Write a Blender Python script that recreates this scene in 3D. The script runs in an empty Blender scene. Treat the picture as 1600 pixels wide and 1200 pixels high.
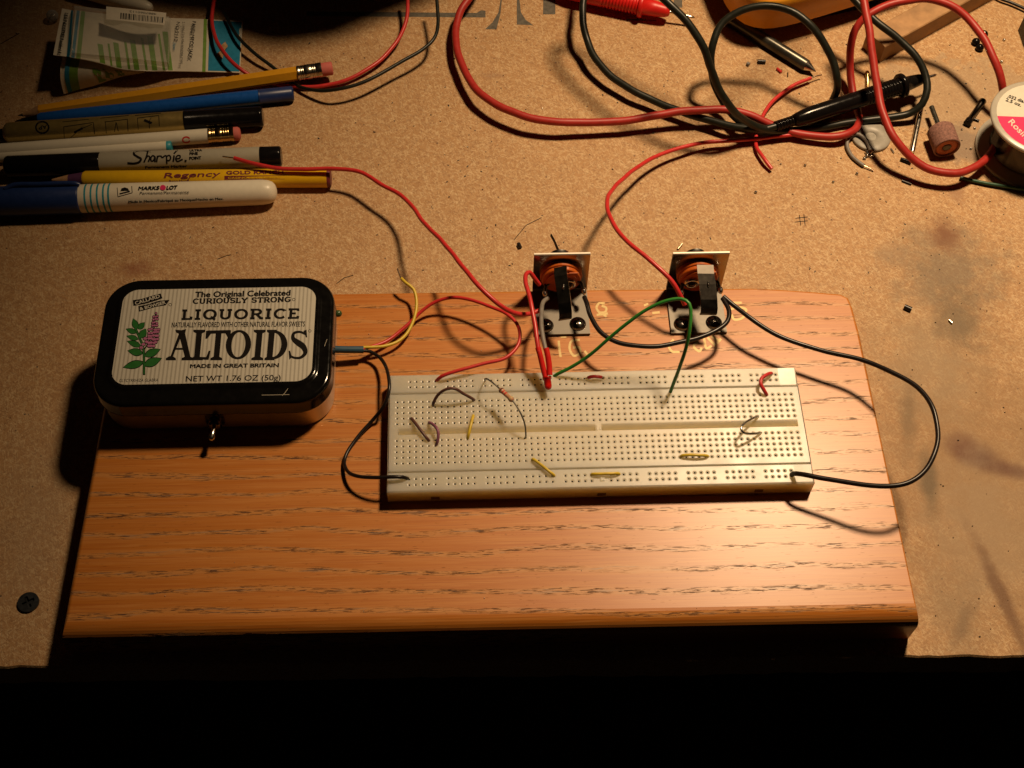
import bpy, math, random
from mathutils import Vector, Matrix

# ------------------------------------------------------------------ camera, world, light
SC = bpy.context.scene
COL = SC.collection
MM = 0.001
FPX = 2018.16                       # focal length in pixels of a 1600 wide picture
CAM = Vector((31.0227, -265.9846, 477.1859))
ROT = Matrix(((0.99935884, 0.02037313, -0.02944211),
              (-0.03270997, 0.85390338, -0.51940261),
              (0.01455886, 0.52003264, 0.8540223)))
cd = bpy.data.cameras.new('camera')
cam = bpy.data.objects.new('camera', cd)
COL.objects.link(cam)
m4 = ROT.to_4x4()
m4.translation = CAM * MM
cam.matrix_world = m4
cd.sensor_width = 36.0
cd.lens = FPX / 1600 * 36
cd.clip_start = 0.01
cd.clip_end = 50
SC.camera = cam

W = bpy.data.worlds.new('World')
SC.world = W
W.use_nodes = True
bg = W.node_tree.nodes['Background']
bg.inputs[0].default_value = (1.0, 0.62, 0.36, 1)
bg.inputs[1].default_value = 0.0025

LAMP = Vector((325, 310, 740))
AIM = Vector((255, 65, 0))
ld = bpy.data.lights.new('desk_lamp_light', 'SPOT')
ld.energy = 35
ld.color = (1.0, 0.71, 0.42)
ld.spot_size = math.radians(68)
ld.spot_blend = 1.0
ld.shadow_soft_size = 0.048
lamp = bpy.data.objects.new('desk_lamp_light', ld)
COL.objects.link(lamp)
lamp.location = LAMP * MM
lamp.rotation_euler = (AIM - LAMP).to_track_quat('-Z', 'Y').to_euler()

SC.view_settings.view_transform = 'Standard'
SC.view_settings.look = 'None'
SC.view_settings.exposure = 0
SC.view_settings.gamma = 1
try:
    SC.cycles.max_bounces = 8
    SC.cycles.transparent_max_bounces = 8
    SC.cycles.use_denoising = True
    SC.cycles.caustics_reflective = False
    SC.cycles.caustics_refractive = False
except Exception:
    pass
rnd = random.Random(7)

# ------------------------------------------------------------------ picture point -> place
def at(u, v, z=0.0):
    """the place at height z (mm) that the photograph shows at pixel u, v (1600x1200)"""
    d = ROT @ Vector(((u - 800) / FPX, -(v - 600) / FPX, -1))
    return CAM + d * ((z - CAM.z) / d.z)

def px(p):
    q = ROT.transposed() @ (Vector(p) - CAM)
    return (800 + FPX * q.x / -q.z, 600 - FPX * q.y / -q.z)

# ------------------------------------------------------------------ mesh collecting
class MB:
    def __init__(s):
        s.v = []; s.f = []; s.m = []; s.sm = []; s.mats = []
    def add(s, vs, fs, mat=0, smooth=False):
        o = len(s.v)
        s.v += [tuple(v) for v in vs]
        for f in fs:
            s.f.append(tuple(i + o for i in f)); s.m.append(mat); s.sm.append(smooth)
        return s
    def box(s, a, b, mat=0, M=None):
        (x0, y0, z0), (x1, y1, z1) = a, b
        vs = [Vector(c) for c in ((x0,y0,z0),(x1,y0,z0),(x1,y1,z0),(x0,y1,z0),(x0,y0,z1),(x1,y0,z1),(x1,y1,z1),(x0,y1,z1))]
        if M: vs = [M @ v for v in vs]
        return s.add(vs, ((0,3,2,1),(4,5,6,7),(0,1,5,4),(1,2,6,5),(2,3,7,6),(3,0,4,7)), mat)
    def grid(s, rows, mat=0, smooth=True, closed=False, caps=False):
        n = len(rows[0]); vs = [p for r in rows for p in r]; fs = []
        for i in range(len(rows) - 1):
            for j in range(n if closed else n - 1):
                k = (j + 1) % n
                fs.append((i*n + j, i*n + k, (i+1)*n + k, (i+1)*n + j))
        s.add(vs, fs, mat, smooth)
        if caps:
            s.add(rows[0], [tuple(range(n))[::-1]], mat); s.add(rows[-1], [tuple(range(n))], mat)
        return s
    def build(s, name, mats, parent=None, base=None):
        if not isinstance(mats, (list, tuple)): mats = [mats]
        if parent is not None:
            org = Vector(parent['org'])
        else:
            xs = [v[0] for v in s.v]; ys = [v[1] for v in s.v]; zs = [v[2] for v in s.v]
            org = Vector(base) if base else Vector(((min(xs)+max(xs))/2, (min(ys)+max(ys))/2, min(zs)))
        me = bpy.data.meshes.new(name)
        me.from_pydata([((v[0]-org.x)*MM, (v[1]-org.y)*MM, (v[2]-org.z)*MM) for v in s.v], [], s.f)
        for mt in mats: me.materials.append(mt)
        me.polygons.foreach_set('material_index', s.m)
        me.polygons.foreach_set('use_smooth', s.sm)
        me.update()
        o = bpy.data.objects.new(name, me)
        COL.objects.link(o)
        o['org'] = tuple(org)
        if parent is not None: o.parent = parent
        else: o.location = org * MM
        return o

def root(name, org, label, cat, group=None):
    o = bpy.data.objects.new(name, None)
    COL.objects.link(o)
    o.empty_display_size = 0.01
    o['org'] = tuple(org)
    o.location = Vector(org) * MM
    return tag(o, label, cat, group)

def tag(o, label=None, cat=None, group=None, kind=None):
    if label: o['label'] = label
    if cat: o['category'] = cat
    if group: o['group'] = group
    if kind: o['kind'] = kind
    return o

def spline(pts, step=2.0):
    P = [Vector(p) for p in pts]
    out = []
    for i in range(len(P) - 1):
        p0 = P[i-1] if i else P[0]*2 - P[1]
        p1, p2 = P[i], P[i+1]
        p3 = P[i+2] if i + 2 < len(P) else P[-1]*2 - P[-2]
        n = max(2, int((p2 - p1).length / step))
        a, b, c = [max(1e-4, (y - x).length ** 0.5) for x, y in ((p0, p1), (p1, p2), (p2, p3))]
        m1 = (p1-p0)/a - (p2-p0)/(a+b) + (p2-p1)/b
        m2 = (p2-p1)/b - (p3-p1)/(b+c) + (p3-p2)/c
        m1 *= b; m2 *= b
        for k in range(n):
            t = k / n; t2 = t*t; t3 = t2*t
            out.append(p1*(2*t3-3*t2+1) + m1*(t3-2*t2+t) + p2*(-2*t3+3*t2) + m2*(t3-t2))
    out.append(P[-1])
    return out

def tube(mb, pts, r, n=12, mat=0, caps=True, rs=None):
    T = []
    for i in range(len(pts)):
        d = pts[min(i+1, len(pts)-1)] - pts[max(i-1, 0)]
        T.append(d.normalized() if d.length > 1e-9 else Vector((1,0,0)))
    up = Vector((0,0,1)) if abs(T[0].z) < .9 else Vector((0,1,0))
    rows = []
    for i, p in enumerate(pts):
        up = (up - T[i]*up.dot(T[i])).normalized()
        sd = T[i].cross(up)
        rr = rs[i] if rs else r
        rows.append([p + (up*math.cos(a) + sd*math.sin(a))*rr for a in (2*math.pi*k/n for k in range(n))])
    mb.grid(rows, mat, True, True, caps)
    return mb

def wire(mb, P, r, n=10, step=2.0, mat=0):
    """insulated wire laid through picture points; never quite straight, never quite round"""
    pts = spline([at(*p) if not isinstance(p, Vector) else p for p in P], step)
    ph = [rnd.uniform(0, 6.28) for _ in range(6)]
    out = []; s = 0.
    for i, p in enumerate(pts):
        if i: s += (p - pts[i-1]).length
        k = min(1, s/8.) * min(1, (len(pts)-1-i)*step/8.) * min(.22, r*.16)
        out.append(p + Vector((math.sin(s*.13+ph[0])+.4*math.sin(s*.41+ph[1]), math.sin(s*.15+ph[2])+.4*math.sin(s*.37+ph[3]), .35*math.sin(s*.31+ph[4])))*k)
    rs = [r*(1 + .012*math.sin(i*.9+ph[5]) + .01*math.sin(i*2.3+ph[1])) for i in range(len(out))]
    return tube(mb, out, r, n, mat, True, rs)

def lathe(mb, a, b, prof, n=32, mat=0, smooth=True, caps=True, hexa=False):
    """profile (t in mm from a towards b, radius) turned about the axis a-b"""
    a = Vector(a); b = Vector(b); d = (b - a).normalized()
    up = Vector((0,0,1)); up = (up - d*up.dot(d))
    if up.length < .1: up = Vector((0,1,0)) - d*d.y
    up.normalize(); sd = d.cross(up)
    off = math.pi/n if hexa else 0
    rows = [[a + d*t + (up*math.cos(q+off) + sd*math.sin(q+off))*r for q in (2*math.pi*k/n for k in range(n))] for t, r in prof]
    mb.grid(rows, mat, smooth, True, caps)
    return mb

def ball(mb, c, r, mat=0, n=10, sq=(1,1,1)):
    rows = []
    for i in range(n//2 + 1):
        a = math.pi*i/(n//2)
        rr = max(1e-4, math.sin(a))
        rows.append([Vector(c) + Vector((math.cos(q)*rr*r*sq[0], math.sin(q)*rr*r*sq[1], math.cos(a)*r*sq[2])) for q in (2*math.pi*k/n for k in range(n))])
    mb.grid(rows, mat, True, True)
    return mb

def rrect(x0, y0, x1, y1, r, z, n=10):
    out = []
    for cx, cy, a0 in ((x1-r, y1-r, 0), (x0+r, y1-r, 90), (x0+r, y0+r, 180), (x1-r, y0+r, 270)):
        for k in range(n+1):
            a = math.radians(a0 + 90*k/n)
            out.append(Vector((cx + r*math.cos(a), cy + r*math.sin(a), z)))
    return out

# ------------------------------------------------------------------ materials
def nt(name):
    m = bpy.data.materials.new(name); m.use_nodes = True
    return m, m.node_tree, m.node_tree.nodes['Principled BSDF']

def N(t, typ, **kw):
    n = t.nodes.new(typ)
    for k, v in kw.items():
        if k.startswith('i_'): n.inputs[int(k[2:])].default_value = v
        else: setattr(n, k, v)
    return n

def mat(name, c, rough=.45, metal=0., var=.12, scale=1.2, bump=0., trans=0., spec=.5, coat=0., ior=1.45):
    m, t, b = nt(name)
    b.inputs['Roughness'].default_value = rough
    b.inputs['Metallic'].default_value = metal
    b.inputs['Specular IOR Level'].default_value = spec
    b.inputs['Coat Weight'].default_value = coat
    b.inputs['IOR'].default_value = ior
    if trans: b.inputs['Transmission Weight'].default_value = trans
    tc = N(t, 'ShaderNodeTexCoord')
    mp = N(t, 'ShaderNodeMapping'); mp.inputs['Scale'].default_value = (1000*scale,)*3
    ns = N(t, 'ShaderNodeTexNoise'); ns.inputs['Scale'].default_value = .35; ns.inputs['Detail'].default_value = 5
    t.links.new(tc.outputs['Object'], mp.inputs[0]); t.links.new(mp.outputs[0], ns.inputs['Vector'])
    cr = N(t, 'ShaderNodeValToRGB')
    cr.color_ramp.elements[0].position = .3; cr.color_ramp.elements[1].position = .7
    cr.color_ramp.elements[0].color = tuple(max(0, x*(1-var)) for x in c) + (1,)
    cr.color_ramp.elements[1].color = tuple(min(1, x*(1+var)) for x in c) + (1,)
    t.links.new(ns.outputs[0], cr.inputs[0]); t.links.new(cr.outputs[0], b.inputs['Base Color'])
    mr = N(t, 'ShaderNodeMapRange'); mr.inputs[3].default_value = max(.02, rough-.08); mr.inputs[4].default_value = min(1, rough+.1)
    t.links.new(ns.outputs[0], mr.inputs[0]); t.links.new(mr.outputs[0], b.inputs['Roughness'])
    if bump:
        n2 = N(t, 'ShaderNodeTexNoise'); n2.inputs['Scale'].default_value = 2.5; n2.inputs['Detail'].default_value = 4
        t.links.new(mp.outputs[0], n2.inputs['Vector'])
        bp = N(t, 'ShaderNodeBump'); bp.inputs['Strength'].default_value = bump; bp.inputs['Distance'].default_value = .0002
        t.links.new(n2.outputs[0], bp.inputs['Height']); t.links.new(bp.outputs[0], b.inputs['Normal'])
    return m

class G:
    """small node-graph writer"""
    def __init__(s, t): s.t = t
    def val(s, sock, x):
        if isinstance(x, bpy.types.NodeSocket): s.t.links.new(x, sock)
        else: sock.default_value = x
    def math(s, op, a, b=0., c=None, clamp=False):
        n = N(s.t, 'ShaderNodeMath', operation=op, use_clamp=clamp)
        s.val(n.inputs[0], a); s.val(n.inputs[1], b)
        if c is not None: s.val(n.inputs[2], c)
        return n.outputs[0]
    def noise(s, vec, scale, detail=3, rough=.5, dist=0.):
        n = N(s.t, 'ShaderNodeTexNoise'); s.val(n.inputs['Vector'], vec)
        n.inputs['Scale'].default_value = scale; n.inputs['Detail'].default_value = detail
        n.inputs['Roughness'].default_value = rough; n.inputs['Distortion'].default_value = dist
        return n.outputs[0]
    def mapv(s, vec, scale=(1,1,1), loc=(0,0,0), rot=(0,0,0)):
        n = N(s.t, 'ShaderNodeMapping'); s.val(n.inputs[0], vec)
        n.inputs['Scale'].default_value = scale; n.inputs['Location'].default_value = loc; n.inputs['Rotation'].default_value = rot
        return n.outputs[0]
    def ramp(s, x, a, b, smooth=True):
        n = N(s.t, 'ShaderNodeMapRange', interpolation_type='SMOOTHSTEP' if smooth else 'LINEAR')
        s.val(n.inputs[0], x); n.inputs[1].default_value = a; n.inputs[2].default_value = b
        n.inputs[3].default_value = 0; n.inputs[4].default_value = 1
        return n.outputs[0]
    def mix(s, f, a, b, typ='MIX'):
        n = N(s.t, 'ShaderNodeMix', data_type='RGBA', blend_type=typ)
        s.val(n.inputs[0], f)
        for k, x in ((6, a), (7, b)):
            if isinstance(x, tuple): n.inputs[k].default_value = x + (1,)
            else: s.val(n.inputs[k], x)
        return n.outputs[2]
    def cells(s, vec, scale, rnd_=1.):
        n = N(s.t, 'ShaderNodeTexVoronoi'); s.val(n.inputs['Vector'], vec)
        n.inputs['Scale'].default_value = scale; n.inputs['Randomness'].default_value = rnd_
        return n
    def bump(s, h, strength, dist, nrm=None):
        n = N(s.t, 'ShaderNodeBump'); n.inputs['Strength'].default_value = strength; n.inputs['Distance'].default_value = dist
        s.val(n.inputs['Height'], h)
        if nrm: s.t.links.new(nrm, n.inputs['Normal'])
        return n.outputs[0]

def bench_material():
    m, t, b = nt('particle_board'); g = G(t)
    tc = N(t, 'ShaderNodeTexCoord')
    p = g.mapv(tc.outputs['Object'], (1000,)*3)              # world millimetres: the bench object sits at the origin
    warp = N(t, 'ShaderNodeTexNoise'); warp.inputs['Scale'].default_value = .6; t.links.new(p, warp.inputs['Vector'])
    va = N(t, 'ShaderNodeVectorMath', operation='MULTIPLY_ADD')
    t.links.new(warp.outputs['Color'], va.inputs[0]); va.inputs[1].default_value = (1.0,1.0,1.0); t.links.new(p, va.inputs[2])
    pw = va.outputs[0]
    col = (0.43, 0.29, 0.17)
    # chips in three directions
    out = None
    c = g.mix(g.noise(p, .02, 3), (0.39, 0.212, 0.085), (0.46, 0.257, 0.110))
    for i, (rot, sc, k) in enumerate(((.35, (.42, 1.7, 1), .46), (1.35, (.5, 2.1, 1), .46), (2.5, (.6, 2.2, 1), .46), (.9, (.9, 3.2, 1), .5))):
        vo = g.cells(g.mapv(g.mapv(pw, (1, 1, 1), (i*7.3, i*3.1, 0), (0, 0, rot)), sc), 1.)
        sp = N(t, 'ShaderNodeSeparateColor'); t.links.new(vo.outputs['Color'], sp.inputs[0])
        lightm = g.ramp(sp.outputs[0], .78, .97)
        darkm = g.ramp(sp.outputs[1], .80, .98)
        c = g.mix(g.math('MULTIPLY', lightm, k), c, (0.66, 0.48, 0.27))
        c = g.mix(g.math('MULTIPLY', darkm, k), c, (0.27, 0.135, 0.055))
    fine = g.noise(p, 2.2, 5, .75)
    c = g.mix(g.ramp(fine, .54, .76), c, (0.66, 0.47, 0.27))
    c = g.mix(g.ramp(g.noise(g.mapv(p, (1, 1, 1), (40, 3, 0)), 1.1, 4, .75), .63, .8), c, (0.18, 0.10, 0.055))
    vo = g.cells(p, .16)
    c = g.mix(g.math('MULTIPLY', g.ramp(vo.outputs['Distance'], .085, .05), .85), c, (0.06, 0.035, 0.02))
    # stains and dirt of their own shape: centre, radius, colour, strength
    def stain(c, u, v, rx, ry, colr, k, seed, edge=.35, wob=.9, rot=0.):
        q = at(u, v)
        loc = g.mapv(g.mapv(g.mapv(p, (1, 1, 1), (-q.x, -q.y, 0)), (1, 1, 1), (0, 0, 0), (0, 0, rot)), (1/rx, 1/ry, 0))
        ln = N(t, 'ShaderNodeVectorMath', operation='LENGTH'); t.links.new(loc, ln.inputs[0])
        nz = g.noise(g.mapv(p, (1, 1, 1), (seed*11., seed*5., 0)), .09, 5, .6)
        d = g.math('ADD', ln.outputs['Value'], g.math('MULTIPLY', g.math('SUBTRACT', nz, .5), wob*2))
        msk = g.ramp(d, 1 + edge*.2, 1 - edge)
        return g.mix(g.math('MULTIPLY', msk, k), c, colr)
    c = stain(c, 1520, 740, 72, 95, (0.27, 0.155, 0.065), .85, 31, 1., .7)
    c = stain(c, 1480, 420, 34, 30, (0.15, 0.115, 0.075), .7, 1, .9)
    c = stain(c, 1500, 150, 52, 26, (0.35, 0.25, 0.15), .55, 2, .15, .7)
    c = stain(c, 1500, 225, 16, 14, (0.22, 0.16, 0.11), .8, 3, .5)
    c = stain(c, 1475, 365, 9, 14, (0.17, 0.06, 0.018), .9, 4, .9, .5)
    c = stain(c, 1495, 305, 5, 8, (0.30, 0.16, 0.08), .7, 5, .8)
    c = stain(c, 1525, 712, 17, 8, (0.10, 0.032, 0.012), .95, 6, .9, .45, .5)
    c = stain(c, 1508, 700, 8, 10, (0.14, 0.05, 0.018), .8, 36, .9, .5)
    c = stain(c, 1582, 735, 16, 5, (0.11, 0.035, 0.012), .9, 7, .9, .4, .25)
    c = stain(c, 1545, 830, 34, 46, (0.33, 0.235, 0.14), .5, 8, .9)
    c = stain(c, 1565, 930, 4, 34, (0.13, 0.055, 0.018), .8, 9, .8, .6, -.2)
    c = stain(c, 1452, 755, 5, 18, (0.11, 0.075, 0.035), .8, 10, .9, .7, .1)
    c = stain(c, 1450, 560, 26, 38, (0.30, 0.22, 0.13), .55, 11, 1.)
    c = stain(c, 1500, 500, 14, 24, (0.12, 0.085, 0.045), .75, 12, 1.)
    c = stain(c, 1420, 640, 5, 26, (0.16, 0.10, 0.045), .7, 41, 1., .9, .2)
    c = stain(c, 1505, 975, 4, 14, (0.12, 0.06, 0.025), .7, 42, 1., .8, .5)
    c = stain(c, 1485, 950, 18, 26, (0.26, 0.18, 0.10), .5, 13, 1.)
    c = stain(c, 205, 420, 9, 6, (0.26, 0.09, 0.035), .75, 14, .9)
    c = stain(c, 690, 660, 20, 20, (0.3, 0.2, 0.1), .2, 15, .9)
    c = stain(c, 1385, 395, 10, 9, (0.31, 0.20, 0.11), .5, 16, 1.)
    c = stain(c, 770, 118, 7, 3, (0.28, 0.16, 0.09), .5, 17, 1.)
    c = stain(c, 100, 60, 50, 40, (0.30, 0.17, 0.10), .5, 18, 1.2)
    c = stain(c, 60, 800, 20, 60, (0.33, 0.23, 0.14), .4, 19, 1.2)
    hs = N(t, 'ShaderNodeHueSaturation'); hs.inputs['Value'].default_value = 1.0; hs.inputs['Saturation'].default_value = 1.0
    t.links.new(c, hs.inputs['Color']); t.links.new(hs.outputs[0], b.inputs['Base Color'])
    b.inputs['Roughness'].default_value = .62
    h = g.math('ADD', g.noise(pw, .9, 6, .7), g.math('MULTIPLY', fine, .6))
    t.links.new(g.bump(h, .55, .00035), b.inputs['Normal'])
    return m

def oak_material():
    m, t, b = nt('varnished_oak'); g = G(t)
    tc = N(t, 'ShaderNodeTexCoord')
    p = g.mapv(tc.outputs['Object'], (1000,)*3)
    sx = N(t, 'ShaderNodeSeparateXYZ'); t.links.new(p, sx.inputs[0])
    x, y = sx.outputs[0], sx.outputs[1]
    wav = g.noise(g.mapv(p, (.011, .03, .01)), 1., 3, .5)
    wav2 = g.noise(g.mapv(p, (.05, .12, .05), (9, 4, 0)), 1., 3, .5)
    yy = g.math('ADD', y, g.math('MULTIPLY', g.math('SUBTRACT', wav, .5), 11.))
    yy = g.math('ADD', yy, g.math('MULTIPLY', g.math('SUBTRACT', wav2, .5), 3.0))
    yy = g.math('ADD', yy, g.math('MULTIPLY', x, .012))
    f = g.math('FRACT', g.math('DIVIDE', yy, 8.2))
    dist = g.math('ABSOLUTE', g.math('SUBTRACT', f, .5))
    band = g.ramp(dist, .19, .06)                       # 1 in the open-pored early wood
    ringcol = g.ramp(f, .0, .5)
    # tone
    st1 = g.noise(g.mapv(p, (.010, .5, .3)), 1., 5, .6)
    st2 = g.noise(g.mapv(p, (.03, 2.6, 1.), (3, 8, 1)), 1., 4, .6)
    blot = g.noise(g.mapv(p, (.012, .03, .02), (1, 2, 3)), 1., 3, .5)
    c = g.mix(blot, (0.46, 0.135, 0.012), (0.50, 0.180, 0.024))
    c = g.mix(g.ramp(st1, .35, .75), c, (0.55, 0.215, 0.045))
    c = g.mix(g.math('MULTIPLY', g.ramp(st2, .42, .75), .65), c, (0.36, 0.090, 0.012))
    st3 = g.noise(g.mapv(p, (.05, 1.3, .5), (5, 1, 0), (0, 0, -.05)), 1., 4, .65)
    c = g.mix(g.math('MULTIPLY', g.ramp(st3, .5, .72), .5), c, (0.60, 0.26, 0.07))
    c = g.mix(g.math('MULTIPLY', band, .4), c, (0.57, 0.29, 0.095))
    # pores: short dark dashes, dense inside the bands, some pale-grey filled ones
    po = g.noise(g.mapv(p, (.20, 2.6, .6), (2, 5, 0)), 1., 3, .6, .4)
    po2 = g.noise(g.mapv(p, (.09, 1.5, .5), (12, 7, 0)), 1., 2, .5, .5)
    clus = g.ramp(g.noise(g.mapv(p, (.028, .09, .1), (7, 7, 0)), 1., 3, .6), .28, .5)
    pores = g.math('MULTIPLY', g.math('MULTIPLY', g.ramp(po, .53, .60), band), clus)
    loose = g.math('MULTIPLY', g.ramp(g.noise(g.mapv(p, (.22, 2.9, .6), (22, 5, 0)), 1., 2, .5), .71, .76), .55)
    dark = g.math('MAXIMUM', pores, loose)
    c = g.mix(g.math('MULTIPLY', dark, .9), c, (0.075, 0.030, 0.018))
    grey = g.math('MULTIPLY', g.math('MULTIPLY', g.ramp(po2, .56, .64), g.ramp(dist, .14, .05)), .6)
    c = g.mix(g.math('MULTIPLY', grey, .8), c, (0.27, 0.19, 0.14))
    t.links.new(c, b.inputs['Base Color'])
    t.links.new(g.math('MULTIPLY', g.math('SUBTRACT', 1., g.math('MULTIPLY', dark, .9)), .62), b.inputs['Coat Weight'])
    b.inputs['Coat Roughness'].default_value = .33
    r = g.math('ADD', .40, g.math('MULTIPLY', st1, .16))
    t.links.new(g.math('ADD', r, g.math('MULTIPLY', dark, .2)), b.inputs['Roughness'])
    b.inputs['Specular IOR Level'].default_value = .22
    h = g.math('SUBTRACT', g.math('MULTIPLY', st2, .3), g.math('MULTIPLY', dark, 1.))
    t.links.new(g.bump(h, .6, .00025), b.inputs['Normal'])
    return m

def clear_material(name, tint=(.9, .9, .88), k=.22, rough=.12):
    m = bpy.data.materials.new(name); m.use_nodes = True; t = m.node_tree
    t.nodes.clear()
    o = N(t, 'ShaderNodeOutputMaterial'); mx = N(t, 'ShaderNodeMixShader')
    tr = N(t, 'ShaderNodeBsdfTransparent'); tr.inputs[0].default_value = tint + (1,)
    gl = N(t, 'ShaderNodeBsdfPrincipled'); gl.inputs['Base Color'].default_value = (.6, .6, .58, 1)
    gl.inputs['Roughness'].default_value = rough; gl.inputs['Specular IOR Level'].default_value = 1.0
    lw = N(t, 'ShaderNodeLayerWeight'); lw.inputs[0].default_value = .35
    ma = N(t, 'ShaderNodeMath', operation='MULTIPLY_ADD'); ma.inputs[1].default_value = .55; ma.inputs[2].default_value = k
    t.links.new(lw.outputs['Facing'], ma.inputs[0]); t.links.new(ma.outputs[0], mx.inputs[0])
    t.links.new(tr.outputs[0], mx.inputs[1]); t.links.new(gl.outputs[0], mx.inputs[2]); t.links.new(mx.outputs[0], o.inputs[0])
    return m

M = {}
M['bench'] = bench_material()
M['oak'] = oak_material()
M['bread'] = mat('ivory_plastic', (.47, .43, .345), .33, 0, .04, .3, .05)
_b = M['bread'].node_tree.nodes['Principled BSDF']
_b.inputs['Subsurface Weight'].default_value = .9
_b.inputs['Subsurface Radius'].default_value = (1.0, .75, .42)
_b.inputs['Subsurface Scale'].default_value = .011
_b.subsurface_method = 'BURLEY'
M['hole'] = mat('hole_shade_dark', (.012, .009, .007), .6, spec=.1)  # near-black colour stands in for the shade inside holes
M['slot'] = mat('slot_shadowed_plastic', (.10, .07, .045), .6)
M['red'] = mat('red_insulation', (.55, .030, .030), .33, 0, .08)
M['redlead'] = mat('red_rubber_lead', (.38, .024, .018), .45, 0, .10)
M['redprobe'] = mat('red_probe_plastic', (.62, .015, .012), .38, 0, .06)
M['black'] = mat('black_insulation', (.014, .010, .009), .30, 0, .15, spec=.35)
M['blacklead'] = mat('black_rubber_lead', (.013, .014, .010), .36, 0, .15, spec=.35)
M['blackpl'] = mat('black_plastic', (.006, .005, .005), .16, 0, .15, spec=.2)
M['green'] = mat('green_insulation', (.03, .21, .03), .35)
M['dgreen'] = mat('dark_green_insulation', (.03, .09, .05), .3)
M['yellow'] = mat('yellow_insulation', (.62, .44, .035), .35)
M['purple'] = mat('violet_insulation', (.24, .085, .14), .4)
M['brown'] = mat('brown_insulation', (.11, .045, .035), .4)
M['grey'] = mat('grey_insulation', (.20, .18, .16), .4)
M['bluesleeve'] = mat('blue_heat_shrink', (.035, .085, .13), .45)
M['steel'] = mat('bright_steel', (.62, .58, .52), .22, 1, .06)
M['plate'] = mat('plate_dimmed', (.16, .145, .125), .52, 1, .10, 2.0)  # steel of the bracket foot, darkened against lamp glare; also resistor leads
M['edge'] = mat('edge_highlight', (.62, .57, .49), .5, .6, .08)  # pale colour paints the highlight along the bracket's top edge
M['upright'] = mat('plate_brightened', (.34, .31, .27), .2, 1, .08, .6)  # same bracket steel, lighter and smoother so the upright shows reflections
M['screwsteel'] = mat('screw_chrome', (.20, .18, .16), .2, 1, .1)
M['darksteel'] = mat('dark_spring_steel', (.085, .075, .065), .22, 1, .1)
M['tin'] = mat('tin_body_metal', (.60, .52, .40), .34, .75, .05)
M['copper'] = mat('tinned_copper', (.55, .42, .30), .28, 1, .1)
M['brass'] = mat('brass', (.60, .43, .20), .28, 1, .1)
M['spring'] = mat('contact_spring_steel', (.05, .044, .038), .33, 1, .2)
M['solder'] = mat('solder', (.60, .58, .54), .25, 1, .1)
M['phenolic'] = mat('orange_phenolic', (.50, .105, .012), .4, 0, .12)
M['blackgloss'] = mat('black_enamel', (.005, .0045, .004), .12, 0, .2, 1., 0, 0, .4, .2)
M['label'] = mat('label_cream', (.56, .525, .445), .38, 0, .02)
M['labelstripe'] = mat('label_stripe', (.39, .36, .30), .38, 0, .02)
M['ink'] = mat('black_ink', (.009, .007, .006), .5, spec=.12)
M['leafgreen'] = mat('printed_green', (.020, .13, .022), .4)
M['pink'] = mat('printed_violet', (.40, .13, .26), .4)
M['paleink'] = mat('printed_pale', (.50, .44, .34), .45)
M['gold_ink'] = mat('gold_paint_marker', (.56, .41, .17), .45, .15, .15, 3)
M['stamp'] = mat('stencil_ink', (.105, .092, .072), .6, 0, .3, 1.5, .2)
M['led'] = mat('red_led_epoxy', (.75, .015, .010), .12, 0, .05, 1, 0, .35)
M['ledgreen'] = mat('green_led_epoxy', (.05, .09, .03), .15, 0, .05)
M['pencil'] = mat('pencil_yellow_lacquer', (.64, .30, .014), .35, 0, .05)
M['wood'] = mat('sharpened_wood', (.42, .24, .12), .6, 0, .2)
M['graphite'] = mat('graphite', (.04, .04, .04), .4)
M['ferrule'] = mat('ferrule_metal', (.62, .56, .44), .25, 1, .1)
M['brassferrule'] = mat('brass_ferrule', (.66, .44, .18), .22, 1, .1)
M['eraser'] = mat('pink_eraser', (.52, .12, .10), .7, 0, .1)
M['bluepen'] = mat('blue_pen_plastic', (.010, .085, .36), .28, 0, .08)
M['navy'] = mat('navy_cap_plastic', (.012, .030, .12), .35, 0, .08)
M['goldpen'] = mat('gold_barrel', (.50, .36, .12), .36, .75, .08)
M['whitepen'] = mat('white_barrel', (.74, .68, .55), .32, 0, .03)
M['greypen'] = mat('grey_barrel', (.38, .345, .265), .38, 0, .03)
M['yellowpen'] = mat('promo_yellow_lacquer', (.76, .45, .012), .32, 0, .04)
M['maroon'] = mat('maroon_ink', (.16, .022, .035), .45)
M['violetcone'] = mat('violet_band', (.085, .03, .085), .5)
M['teal'] = mat('teal_print', (.03, .27, .33), .4)
M['card'] = mat('white_card', (.68, .62, .50), .6, 0, .04)
M['cardblue'] = mat('card_cyan_print', (.015, .22, .38), .5)
M['cardgreen'] = mat('card_green_print', (.17, .33, .045), .5)
M['clear'] = clear_material('clear_blister', (.96,.96,.94), .10)
M['glass'] = clear_material('bulb_glass', (.8, .8, .78), .25, .05)
M['holster'] = mat('yellow_holster_rubber', (.64, .28, .016), .42, 0, .05)
M['stick'] = mat('bare_pine_stick', (.36, .205, .095), .55, 0, .25, .4, .3)
M['sand'] = mat('worn_sanding_band', (.24, .12, .095), .85, 0, .4, 3, .8)
M['rubber'] = mat('orange_rubber_core', (.50, .14, .05), .5)
M['spool'] = mat('milky_spool_plastic', (.55, .51, .43), .3, 0, .05, 1, 0, .25)
M['spoollabel'] = mat('spool_paper_white', (.66, .62, .52), .5, 0, .03)
M['spoolpink'] = mat('spool_paper_magenta', (.66, .02, .12), .5, 0, .04)
M['greydisc'] = mat('grey_plastic_disc', (.30, .28, .24), .4)
M['gun'] = mat('gunmetal_punch', (.085, .08, .065), .3, .7, .15)
M['floor'] = mat('dark_floor', (.04, .03, .025), .8, 0, .3, .01)
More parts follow.
